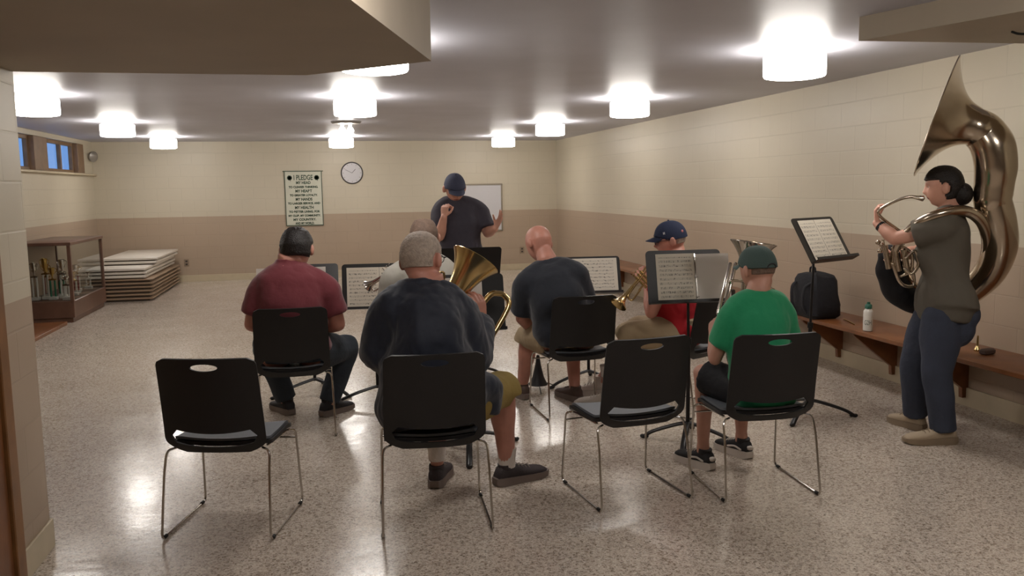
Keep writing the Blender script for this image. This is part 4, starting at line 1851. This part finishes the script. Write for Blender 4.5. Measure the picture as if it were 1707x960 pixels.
shirt(P, M_['navy'], 1, .032, hem=.05, name='jacket', long=True, wrinkle=.016, seed=7, extra=jacket_extra, neckdrop=.0)
pants(P, M_['olivekhaki'], 1.06, .018, 'shorts', cuff=.01)
head_cover(P, 'hair', M_['hair_grey'], lambda p: sstep(-.040, -.032, p.z - (0 if p.y < 0 else min(1, (p.y) / .04) * .075)), .008, .003)
glasses(P, M_['black_rubber'], 'dark framed glasses')
sock(P, P.legs[0][2], .055, M_['sock'])
sock(P, P.legs[1][2], .075, M_['sock'])
shoe(P, P.legs[0][2], (.35, 1), M_['shoe_grey'], M_['sole_grey'])
shoe(P, P.legs[1][2], (.92, .35), M_['shoe_grey'], M_['sole_grey'], L=.31)
NAVY = P

# --- 3 man in light grey shirt behind ------------------------------------
cx, cy = .66, 5.50
P = person(label='seated man in light grey shirt mostly hidden behind the navy jacket man', base=(cx, cy, 0), skin='skin',
           hip=(cx, cy, .56), chest=(cx, cy - .01, .88), neck=(cx, cy + .05, 1.14), head=at(707, 396, cy + .09), face=(.1, 1, -.22), up=(0, .15, 1),
           shoulders=(at(655, 465, cy), at(757, 465, cy)),
           arms=((at(645, 525, cy + .05), at(668, 505, cy + .33), dict(d=(.6, .6, .3), n=(.7, 0, .3), thumb=(0, 0, 1), curl=.8)),
                 (at(765, 525, cy + .05), at(735, 500, cy + .35), dict(d=(-.6, .6, .3), n=(-.7, 0, .3), thumb=(0, 0, 1), curl=.8))),
           legs=(((cx - .1, cy, .53), (cx - .12, cy + .45, .50), (cx - .12, cy + .50, .10)), ((cx + .1, cy, .53), (cx + .14, cy + .45, .5), (cx + .14, cy + .48, .10))),
           belly=.03, wd=1.15, headk=1.03, armk=1.1, legk=1.05)
finish_body(P)
shirt(P, M_['greytee'], .8, .02, hem=.02, seed=11)
pants(P, M_['darkjeans'], 2, .014)
head_cover(P, 'hair', M_['hair_brown'], lambda p: sstep(-.055, -.045, p.z - (0 if p.y < 0 else min(1, (p.y) / .04) * .09)) * (1 - .9 * sstep(.10, .112, p.z)), .012, .005)
for i in (0, 1):
    shoe(P, P.legs[i][2], (.1 - .2 * i, 1), M_['shoe_dark'], M_['sole_grey'])

# --- 4 bald man -----------------------------------------------------------
cx, cy = 1.66, 5.62
P = person(label='seated bald man leaning left in black t-shirt and khaki shorts', base=(cx, cy, 0), skin='skin_red',
           hip=(cx - .06, cy - .0, .56), chest=at(929, 498, cy - .04), neck=at(912, 435, cy + .06), head=at(898, 405, cy + .15), face=(-.45, .85, -.42), up=(-.1, .35, 1),
           shoulders=(at(876, 474, cy + .02), at(961, 457, cy - .04)),
           arms=((at(870, 530, cy + .12), at(905, 560, cy + .34), dict(d=(.7, .5, -.1), n=(.3, -.5, .8), thumb=(0, .3, 1), curl=.6)),
                 (at(985, 540, cy + .05), at(950, 555, cy + .34), dict(d=(-.7, .5, -.1), n=(-.3, -.5, .8), thumb=(0, .3, 1), curl=.6))),
           legs=(((cx - .16, cy, .53), at(880, 560, cy + .34), at(871, 642, cy + .46)), ((cx + .06, cy, .53), (cx + .10, cy + .40, .50), at(958, 645, cy + .28))),
           belly=.04, wd=1.22, headk=1.03, armk=1.12, legk=1.1)
finish_body(P)
shirt(P, M_['navytee'], .85, .022, hem=.02, name='t_shirt', seed=17)
pants(P, M_['khaki'], 1.08, .02, 'shorts', cuff=.012)
shoe(P, P.legs[0][2], (-.25, 1), M_['shoe_brown'], M_['sole_grey'])
shoe(P, P.legs[1][2], (-.3, 1), M_['shoe_brown'], M_['sole_grey'])

# --- 5 man in red ---------------------------------------------------------
cx, cy = 2.43, 5.5
hd = at(1118, 400, cy + .05)
P = person(label='seated man in navy cap and red shirt playing a horn, facing left', base=(cx, cy, 0), skin='skin_red',
           hip=(cx - .02, cy + .02, .56), chest=at(1128, 500, cy + .0), neck=at(1128, 433, cy + .0), head=hd, face=(-.92, .36, -.16), up=(-.05, 0, 1),
           shoulders=(at(1104, 468, cy - .13), at(1147, 468, cy + .16)),
           arms=((at(1086, 520, cy - .12), at(1080, 472, cy + .02), dict(d=(-.45, .35, .7), n=(.5, .6, -.1), thumb=(.5, -.3, .6), curl=.85)),
                 (at(1120, 510, cy + .33), at(1078, 470, cy + .22), dict(d=(-.6, -.1, .7), n=(.3, -.8, .1), thumb=(0, 0, 1), curl=.85))),
           legs=(((cx - .08, cy - .07, .54), at(1050, 556, cy - .05), at(1012, 620, cy + .15)), ((cx + .02, cy + .12, .54), at(1062, 548, cy + .32), (1.98, 6.00, .10))),
           belly=.07, wd=1.2, headk=1.04, armk=1.1, legk=1.15)
finish_body(P)
shirt(P, M_['red'], .45, .018, hem=.02, name='t_shirt', seed=23)
pants(P, M_['khaki'], 1.06, .018, 'shorts', cuff=.012)
c = cap(P, M_['cap_navy'], 'navy blue cap')
glasses(P, M_['black_rubber'], 'thin framed glasses')
head_cover(P, 'hair', M_['hair_grey'], lambda p: sstep(-.03, -.025, p.z) * (1 - sstep(.02, .03, p.z)) * (1 if p.y < 0 else 0), .004, .002)
mb = MB()
for x_, z_ in ((0, 0), (.008, 0)):
    mb.tube([P.H @ Vector((-.0775 - .007, .034 + x_, .050)), P.H @ Vector((-.0775 - .007, .034 + x_, .064))], .0018, 6)
mb.tube([P.H @ Vector((-.0845, .034, .057)), P.H @ Vector((-.0845, .042, .057))], .0018, 6)
P.child('cap_logo', mb, M_['mark_white'], parent=c)
mb = MB()
mb.ball(P.H @ Vector((-.055, -.080, .050)), (.014, .010, .012), P.H.to_3x3().normalized(), seg=12)
P.child('cap_patch', mb, M_['mark_pink'], parent=c, label='pink patch at the back of the cap')
mb = MB()
wv = Vector(P.arms[0][1])
dv = (wv - Vector(P.arms[0][0])).normalized()
mb.tube([wv - dv * .022, wv - dv * .004], .034, 16, 'flat')
P.child('wristband', mb, M_['sock'])
for i in (0, 1):
    sock(P, P.legs[i][2], .05, M_['sock'])
    shoe(P, P.legs[i][2], (-.9, .45), M_['sole_white'], M_['sole_white'])

# --- 6 boy in green -------------------------------------------------------
cx, cy = 2.16, 3.98
P = person(label='seated boy in green t-shirt and faded green cap with silver horn', base=(cx, cy, 0), skin='skin',
           hip=(cx + .02, cy - .03, .53), chest=at(1264, 590, cy - .05), neck=at(1264, 487, cy + .0), head=at(1262, 449, cy + .05), face=(-.25, .95, -.10), up=(0, .05, 1),
           shoulders=(at(1219, 525, cy - .01), at(1304, 520, cy - .0)),
           arms=((at(1192, 598, cy + .05), at(1188, 560, cy + .24), dict(d=(.2, .4, .8), n=(.8, .2, 0), thumb=(.2, -.6, .5), curl=.7, k=.9)),
                 (at(1322, 595, cy + .06), at(1290, 580, cy + .28), dict(d=(-.7, .3, .5), n=(-.3, -.6, .2), thumb=(0, 0, 1), curl=.7, k=.9))),
           legs=(((cx - .07, cy - .01, .50), at(1171, 622, cy + .24), at(1172, 742, cy + .29)), ((cx + .10, cy - .01, .50), (cx + .10, cy + .36, .49), at(1236, 724, cy + .42))),
           belly=0, wd=.98, headk=.96, armk=.85, legk=.88)
finish_body(P)
shirt(P, M_['green'], .70, .018, hem=.03, name='t_shirt', seed=31, flare=.01)
pants(P, M_['blackshort'], .86, .02, 'shorts', cuff=.015)
head_cover(P, 'hair', M_['hair_brown'], lambda p: sstep(-.03, -.025, p.z) * (1 - sstep(.02, .03, p.z)) * (1 if p.y < .01 else 0), .004, .002)
c = cap(P, M_['cap_green'], 'faded green cap')
mb = MB()
mb.tube(catmull([P.H @ Vector((-.03, -.108, .006)), P.H @ Vector((-.02, -.113, .022)), P.H @ Vector((0, -.116, .028)), P.H @ Vector((.02, -.113, .022)), P.H @ Vector((.03, -.108, .006))], 4), .0035, 8)
P.child('cap_strap', mb, M_['shoe_dark'], parent=c)
for i in (0, 1):
    shoe(P, P.legs[i][2], (-.35 + .1 * i, 1), M_['shoe_bw'], M_['sole_white'], L=.27, accent=M_['sole_white'])

# --- 7 conductor ----------------------------------------------------------
cy = 7.55
cx = at(768, 430, cy).x
P = person(label='standing conductor in dark polo shirt and slate cap facing the players', base=(cx, cy, 0), skin='skin_pale',
           hip=(cx, cy, .96), chest=(cx - .015, cy - .02, 1.25), neck=(at(760, 338, cy).x, cy - .02, 1.48), head=at(758, 314, cy - .06), face=(.10, -.90, -.52), up=(0, -.3, 1),
           shoulders=(at(800, 352, cy - .01), at(733, 352, cy - .01)),
           arms=((at(813, 388, cy - .07), at(826, 380, cy - .30), dict(d=(.30, -.45, .75), n=(-.8, -.3, .35), thumb=(-.5, .1, .8), curl=.12, spread=.14)),
                 (at(733, 394, cy - .12), at(740, 362, cy - .26), dict(d=(.10, -.05, .95), n=(.6, .5, .1), thumb=(.6, -.5, .3), curl=1.15))),
           legs=(((cx + .10, cy, .92), (cx + .12, cy - .02, .50), (cx + .12, cy + .02, .10)), ((cx - .10, cy, .92), (cx - .12, cy - .02, .50), (cx - .13, cy + .02, .10))),
           belly=.04, wd=1.12, headk=1.03, armk=1.08, legk=1.05)
finish_body(P)
shirt(P, M_['polo'], .78, .02, hem=.04, name='polo_shirt', seed=41)
mb = MB()
nk = P.tsec[-1][0]
mb.tube([nk + P.lat * .07 * math.cos(a) - P.fr * .0 + P.fr * (.062 * math.sin(a)) + P.spine * (.004 - .03 * max(0, math.sin(a))) for a in [2 * PI * k / 24 for k in range(24)]], .014, 8, closed=True)
P.child('collar', mb, M_['polo'])
pants(P, M_['darkjeans'], 2, .016)
cap(P, M_['cap_blue'], 'slate blue cap')
head_cover(P, 'hair', M_['hair_brown'], lambda p: sstep(-.03, -.025, p.z) * (1 - sstep(.02, .03, p.z)) * (1 if p.y < .01 else 0), .004, .002)
for i in (0, 1):
    shoe(P, P.legs[i][2], (.1 - .2 * i, -1), M_['shoe_dark'], M_['sole_grey'])
COND = P

# --- 8 woman with sousaphone ---------------------------------------------
cy = 4.40
cx = at(1575, 500, 4.4).x
PFV = Vector((cx, cy, 0)).normalized()


def pf(px, py, dd=0):
    """point on the upright plane through the standing woman, square to the line of sight, moved dd away"""
    d = CF + CR * ((px - 853.5) / F_PX) + CU * ((480 - py) / F_PX)
    o = Vector((0, 0, CAM_H))
    return o + d * (((Vector((cx, cy, 0)).dot(PFV)) + dd) / d.dot(PFV))


P = person(label='standing woman in olive grey shirt and jeans inside a silver sousaphone', base=(cx, cy, 0), skin='skin_pale',
           hip=pf(1571, 503), chest=pf(1576, 425), neck=pf(1582, 349), head=pf(1573, 312, -.01), face=(-.79, .60, -.06), up=(.06, 0, 1),
           shoulders=(pf(1574, 378, -.13), pf(1584, 376, .13)),
           arms=((pf(1492, 398, -.12), pf(1462, 372, -.05), dict(d=(-.1, .1, .95), n=(.7, -.45, 0), thumb=(.5, .8, .3), curl=.85, k=.9)),
                 (pf(1530, 420, .22), pf(1490, 425, .10), dict(d=(-.8, -.3, .1), n=(.3, -.6, -.3), thumb=(0, 0, 1), curl=.7, k=.92))),
           legs=((pf(1570, 525, -.07), pf(1562, 620, -.10), pf(1573, 720, -.10)), (pf(1556, 525, .07), pf(1524, 610, .10), pf(1526, 694, .16))),
           belly=.0, wd=1.0, headk=.98, armk=.98, legk=1.05, waist_w=.145, hipw=.17, bust=.04)
b = P.b
b.ball(pf(1597, 520), (.085, .15, .11))
finish_body(P)


def tee_extra(mb):
    c, l, w_, f, a, bk = P.tsec[1]
    loft(mb, [(c - P.spine * .04 - f * .01, l, w_ + .065, f, a + .045, bk + .050), (c + P.spine * .03, l, w_ + .055, f, a + .038, bk + .038), (c + P.spine * .16, l, w_ * .9, f, a + .015, bk)], 28, 2.3, 4)


shirt(P, M_['olive'], .62, .024, hem=.055, name='t_shirt', seed=51, extra=tee_extra)


def pants_w():
    mb = MB()
    T = P.tsec
    secs = []
    for i in (0, 1):
        c, l, w_, f, a, bk = T[i]
        secs.append((c, l, w_ + .012, f, a + .012, bk + .014))
    c, l, w_, f, a, bk = T[1]
    secs.append((c + P.spine * .10, l, w_ * .98, f, a + .006, bk + .004))
    loft(mb, secs, 28, 2.3, 4)
    mb.ball(pf(1597, 522), (.092, .155, .105))
    mb.ball(pf(1590, 545), (.095, .15, .12))
    for (hj, kn, an) in P.legs:
        mb.ball(hj + Vector((0, 0, -.01)), (.110, .110, .10))
        limb(mb, [hj, hj.lerp(kn, .4), hj.lerp(kn, .85), kn, kn.lerp(an, .35), kn.lerp(an, .7), kn.lerp(an, .98)], [.112, .116, .092, .086, .082, .075, .073], ends='flat')
    attach(P, 'jeans', voxel_mesh(mb, .0085, 7, .5, (), wrinkle=.006, seed=4), M_['jeans'])


pants_w()
head_cover(P, 'hair', M_['hair_black'], lambda p: sstep(-.075, -.068, p.z - (0 if p.y < -.012 else min(1, (p.y + .012) / .035) * .115)), .014, .003)
mb = MB()
mb.ball(P.H @ Vector((0, -.098, -.048)), (.062, .060, .068), P.H.to_3x3().normalized(), seg=20)
P.child('hair_bun', mb, M_['hair_black'])
mb = MB()
wv, ev = Vector(P.arms[0][1]), Vector(P.arms[0][0])
dv = (wv - ev).normalized()
mb.tube([wv - dv * .052, wv - dv * .026], .0325, 18, 'flat')
wt = P.child('watch', mb, M_['black_rubber'])
shoe(P, P.legs[0][2], (-.95, .25), M_['shoe_tan'], M_['sole_tan'], L=.29)
shoe(P, P.legs[1][2], (-.15, 1), M_['shoe_tan'], M_['sole_tan'], L=.27)
WOM = P


# ------------------------------------------------------------------ instruments
def horn_bell(prof_len, r0, r1, n=18, power=5):
    out = []
    for i in range(n + 1):
        t = i / n
        out.append((t * prof_len, r0 + (r1 - r0) * (.25 * t + .75 * t ** power)))
    return out


def bell_shell(mb, origin, axis, L, r0, r1, power=4.5, seg=48, n=22, wall=.0015):
    o = [(t * L, r0 + (r1 - r0) * (.22 * t + .78 * t ** power)) for t in [i / n for i in range(n + 1)]]
    inn = [(d - (.0 if i < n else 0), r - wall) for i, (d, r) in enumerate(o)][::-1]
    rim = [(L + .003, r1 - .001), (L + .003, r1 - .004)]
    mb.lathe(o + rim + inn, origin, axis, seg, cap=False)


def piston_set(mb_fn, pos, axis, up, n, sp, r=.011, h=.13):
    pass


def euphonium(name, label, cat, m, bell_c, axis, side, k=1.0, bow=.10, fat=.030):
    """bell_c: centre of bell rim; axis: direction the bell opens; side: direction (perp) on which the bow returns"""
    a = Vector(axis).normalized()
    s = Vector(side)
    s = (s - a * s.dot(a)).normalized()
    q = a.cross(s)
    bc = Vector(bell_c)
    r0 = fat
    t = thing(name, label, cat, tuple(bc - a * .60 * k))
    B = t.location.copy()

    def ch(nm, mb, mm=m, par=None, sm=True):
        return make(nm, mb, mm, par or t, sm, off=B)
    th = bc - a * .30 * k
    mb = MB()
    bell_shell(mb, th, a, .30 * k, r0 * k, .142 * k, 3.2)
    ch('bell', mb)
    # main tube down from the throat, bottom bow, up the other side, top bow, down
    p = [th + a * .01, th - a * .12 * k, th - a * .24 * k, th - a * .32 * k + s * .03 * k, th - a * .345 * k + s * .085 * k, th - a * .30 * k + s * .14 * k,
         th - a * .18 * k + s * .15 * k, th - a * .02 * k + s * .15 * k]
    R = [r0, r0 * .86, r0 * .7 + .004, .5 * r0 + .010, .4 * r0 + .012, .021, .019, .017]
    mb = MB()
    mb.tube(catmull(p, 6), [r * k for r in lerp_list(R, 6)], 18)
    ch('main_bow', mb)
    p = [p[-1], th + a * (bow - .05) * k + s * .165 * k, th + a * (bow - .005) * k + s * .205 * k, th + a * bow * k + s * .245 * k, th + a * (bow - .04) * k + s * .29 * k, th - a * .03 * k + s * .295 * k, th - a * .14 * k + s * .29 * k, th - a * .2 * k + s * .26 * k, th - a * .2 * k + s * .2 * k]
    mb = MB()
    mb.tube(catmull(p, 6), [r * k for r in lerp_list([.017, .0165, .016, .0155, .015, .0145, .014, .013, .012], 6)], 16)
    ch('top_bow', mb)
    for i in range(3):
        c = th - a * .13 * k + s * (.05 + i * .036) * k + q * .05 * k
        mb = MB()
        mb.tube([c - a * .07 * k, c + a * .07 * k], .0135 * k, 16, 'flat')
        mb.tube([c + a * .07 * k, c + a * .085 * k], .0145 * k, 16, 'flat')
        mb.tube([c - a * .07 * k, c - a * .08 * k], .0145 * k, 16, 'flat')
        v = ch('valve', mb)
        mb = MB()
        mb.tube([c + a * .085 * k, c + a * .11 * k], .003 * k, 8, 'flat')
        mb.tube([c + a * .11 * k, c + a * .114 * k], .010 * k, 12, 'flat')
        ch('valve_button', mb, par=v)
    mb = MB()
    for i in range(2):
        o = th - a * (.05 + .10 * i) * k + q * .05 * k
        mb.tube(catmull([o + s * .05 * k, o + s * .16 * k + a * .0, o + s * .185 * k - a * .018 * k, o + s * .16 * k - a * .036 * k, o + s * .05 * k - a * .036 * k], 5), .008 * k, 10)
    ch('valve_slide', mb)
    return t, th, a, s, q, B, ch


# navy man's euphonium (brass)
bc = at(793, 433, 4.42)
t, th, a, s, q, B, ch = euphonium('euphonium', 'brass euphonium held by the man in the navy jacket, bell up', 'euphonium', M_['brass'], bc, (.56, .20, .80), (.85, -.1, -.35), .95, fat=.052, bow=.21)
mb = MB()
mo = NAVY.H @ Vector((0, .112, -.060))
md_ = NAVY.H @ Vector((.02, .16, -.07))
mb.tube(catmull([mo, md_, th - a * .10 + q * .10 - s * .02, th - a * .18 + q * .06 + s * .03], 6), [.006] * 19, 10)
ch('leadpipe', mb)
mb = MB()
dd = (md_ - mo).normalized()
mb.lathe([(0, .013), (.004, .0135), (.025, .009), (.05, .0065)], mo, dd, 16)
ch('mouthpiece', mb, M_['silver'])

# boy's silver horn
bc = at(1256, 404, 4.42)
t, th, a, s, q, B, ch = euphonium('baritone_horn', 'silver baritone horn held upright in front of the boy in green', 'baritone horn', M_['silver'], bc, (.14, -.02, .95), (.8, .3, 0), .93, bow=.02)
BOYH = (th, a, s)
mb = MB()
for i, o in enumerate((-.0, -.045)):
    p0 = at(1226 + o * 200, 440, 4.38)
    p1 = at(1206 + o * 200, 522, 4.30)
    mb.tube([p0, p1], .0105, 12)
mb.tube(catmull([at(1217, 472, 4.34), at(1219, 468, 4.34), at(1240, 469, 4.36), at(1243, 474, 4.36), at(1240, 505, 4.35)], 4), .008, 10)
ch('front_slide', mb)

# red man's trumpet
def trumpet(label, m, mouth, tip, updir, r_bell=.060):
    mo, tp = Vector(mouth), Vector(tip)
    a = (tp - mo).normalized()
    L = (tp - mo).length
    u = Vector(updir)
    u = (u - a * u.dot(a)).normalized()
    l = a.cross(u)
    t = thing('trumpet', label, 'trumpet', tuple(mo.lerp(tp, .5)))
    B = t.location.copy()
    ch = lambda nm, mb, mm=m, par=None: make(nm, mb, mm, par or t, True, off=B)
    mb = MB()
    bell_shell(mb, tp - a * .17, a, .17, .0085, r_bell, 5)
    ch('bell', mb)
    mb = MB()
    P0 = [tp - a * .165, mo + a * .24, mo + a * .14, mo + a * .11 - u * .028, mo + a * .14 - u * .056, mo + a * .30 - u * .056]
    mb.tube(catmull(P0, 5), .0068, 10)
    mb.tube([mo + a * .06 - l * .012 - u * .01, mo + a * .36 - l * .012 - u * .01], .0058, 10)
    mb.tube(catmull([mo + a * .36 - l * .012 - u * .01, mo + a * .395 - u * .014 - l * .012, mo + a * .405 - u * .033 - l * .012, mo + a * .39 - u * .054 - l * .012, mo + a * .30 - u * .056 - l * .012], 5), .0062, 10)
    ch('tubing', mb)
    mb = MB()
    mb.lathe([(0, .0135), (.003, .014), (.02, .0095), (.035, .005), (.07, .0048)], mo - l * .012 - u * .01, a, 16)
    ch('mouthpiece', mb)
    for i in range(3):
        c = mo + a * (.20 + .026 * i) - u * .03
        mb = MB()
        mb.tube([c - u * .05, c + u * .05], .0098, 14, 'flat')
        mb.tube([c - u * .056, c - u * .05], .0106, 14, 'flat')
        v = ch('valve', mb)
        mb = MB()
        mb.tube([c + u * .05, c + u * .072], .0025, 8, 'flat')
        mb.tube([c + u * .072, c + u * .075], .0085, 12, 'flat')
        ch('valve_button', mb, par=v)
    return t


trumpet('brass trumpet pointing down left, played by the man in red', M_['brass'], at(1097, 419, 5.42), at(1031, 508, 5.30), (.5, .2, .6))
trumpet('small silver horn poking out left of the navy jacket shoulder', M_['silver'], at(690, 425, 5.75), at(613, 477, 5.95), (0, -.2, 1), .042)

# ------------------------------------------------------------------ sousaphone
Y0 = 4.42
m = M_['nickel']
t = thing('sousaphone', 'large silver sousaphone with bell aimed left, worn by the standing woman', 'sousaphone', tuple(at(1640, 470, Y0)))
B = t.location.copy()
ch = lambda nm, mb, mm=m, par=None, label=None: (lambda o: (o.__setitem__('label', label) if label else None, o)[1])(make(nm, mb, mm, par or t, True, off=B))
rim_c = pf(1562, 195, -0.04)
ax = Vector((-PFV.y * .95, PFV.x * .95, .30)).normalized()
mb = MB()
thr = rim_c - ax * .215
bell_shell(mb, thr, ax, .215, .105, .356, 2.6, 64, 26, .002)
bell = ch('bell', mb)
mb = MB()
C = []
u_ = ax.cross(Vector((0, 0, 1))).normalized()
w_ = ax.cross(u_)
mb.tube([rim_c + ax * .001 + (u_ * math.cos(x) + w_ * math.sin(x)) * .355 for x in [2 * PI * k / 64 for k in range(64)]], .0045, 8, closed=True)
ch('bell_rim', mb, par=bell)
# bell neck
path = [thr + ax * .01, pf(1640, 221, -.01), pf(1655, 244, -.01), pf(1660, 276, 0), pf(1657, 308, .02), pf(1654, 334, .03)]
mb = MB()
mb.tube(catmull(path, 7), lerp_list([.106, .112, .116, .113, .106, .102], 7), 28)
ch('bell_neck', mb)
for i, (y_, r_) in enumerate(((292, .1115), (318, .107), (328, .105))):
    mb = MB()
    p0 = at((1657, 1657, 1655)[i], y_, 4.42)
    p1 = at((1659, 1656, 1654)[i], y_ + 4, 4.42)
    mb.tube([p0, p1], r_, 28, 'flat')
    ch('joint_collar', mb)
# outer body: behind the back, round the far hip to the front, covered in cloth at the front
outer = [pf(1654, 330, 0.03), pf(1664, 370, 0.06), pf(1667, 410, 0.12), pf(1652, 450, 0.20), pf(1620, 482, 0.30), pf(1580, 502, 0.36), pf(1535, 503, 0.32), pf(1500, 488, 0.22), pf(1484, 455, 0.12), pf(1482, 425, 0.06)]
Ro = [.098, .098, .096, .090, .084, .078, .076, .080, .076, .058]
n = 7
pp = catmull(outer, n)
rr = lerp_list(Ro, n)
cut = n * 5
mb = MB()
mb.tube(pp[:cut + 3], rr[:cut + 3], 26)
ch('body_tube', mb)
mb = MB()
mb.tube(pp[cut:], [r * (.98 + .04 * math.sin(i * .9)) + .008 for i, r in enumerate(rr[cut:])], 26)
ch('cloth_cover', mb, M_['cover'], label='black cloth cover over the lower front tube')
# shoulder tube: from the front up over the left shoulder and down behind the back
inner = [pf(1484, 440, 0.00), pf(1500, 402, -0.10), pf(1530, 372, -0.16), pf(1565, 357, -0.16), pf(1605, 351, -0.10), pf(1634, 366, -0.04), pf(1647, 400, 0.06), pf(1640, 440, 0.20), pf(1612, 470, 0.32), pf(1570, 488, 0.36), pf(1532, 484, 0.30), pf(1512, 462, 0.18), pf(1506, 440, 0.10)]
mb = MB()
Ri = [.020, .024, .027, .029, .032, .035, .037, .038, .036, .033, .03, .027, .024]
mb.tube(catmull(inner, 6), lerp_list(Ri, 6), 20)
ch('shoulder_tube', mb)
# mouthpipe
mb = MB()
mo = WOM.H @ Vector((0, .112, -.060))
mp = catmull([mo, pf(1518, 328, -0.04), pf(1495, 334, -0.06), pf(1466, 350, -0.08), pf(1469, 362, -0.06), pf(1500, 385, 0.00)], 6)
mb.tube(mp, [.0095] * len(mp), 12)
ch('mouthpipe', mb)
mb = MB()
dd = (pf(1518, 328, -0.04) - mo).normalized()
mb.lathe([(0, .018), (.005, .0185), (.03, .013), (.06, .009), (.075, .0075)], mo, dd, 18)
ch('mouthpiece', mb, M_['silver'])
for i in range(3):
    c = pf(1478 + 16 * i, 428 + 4 * i, -0.06)
    u = Vector((-.25, 0, 1)).normalized()
    mb = MB()
    mb.tube([c - u * .075, c + u * .06], .017, 16, 'flat')
    mb.tube([c + u * .06, c + u * .075], .019, 16, 'flat')
    v = ch('valve', mb)
    mb = MB()
    mb.tube([c + u * .075, c + u * .105], .0035, 8, 'flat')
    mb.tube([c + u * .105, c + u * .11], .012, 12, 'flat')
    ch('valve_button', mb, par=v)
for i, pts in enumerate(([pf(1493, 420, -0.06), pf(1505, 412, -0.06), pf(1520, 425, -0.06), pf(1518, 452, -0.04), pf(1502, 460, -0.04)],
                         [pf(1488, 440, -0.07), pf(1500, 470, -0.04), pf(1516, 478, 0.00), pf(1524, 470, 0.02), pf(1520, 440, 0.00)],
                         [pf(1510, 430, -0.10), pf(1525, 418, -0.08), pf(1531, 440, -0.06), pf(1520, 456, -0.06), pf(1508, 448, -0.07)])):
    mb = MB()
    mb.tube(catmull(pts, 6), .0095, 12)
    ch('valve_slide', mb)
mb = MB()
for x_, y_ in ((1467, 418), (1464, 404), (1470, 408)):
    mb.ball(pf(x_, y_, -0.04), .017, seg=12)
ch('valve_caps', mb)
mb = MB()
mb.tube(catmull([pf(1538, 262, -0.10), pf(1545, 252, -0.10), pf(1548, 256, -0.10), pf(1540, 268, -0.10)], 4), .008, 8)
ch('bell_screw', mb, M_['black_rubber'])
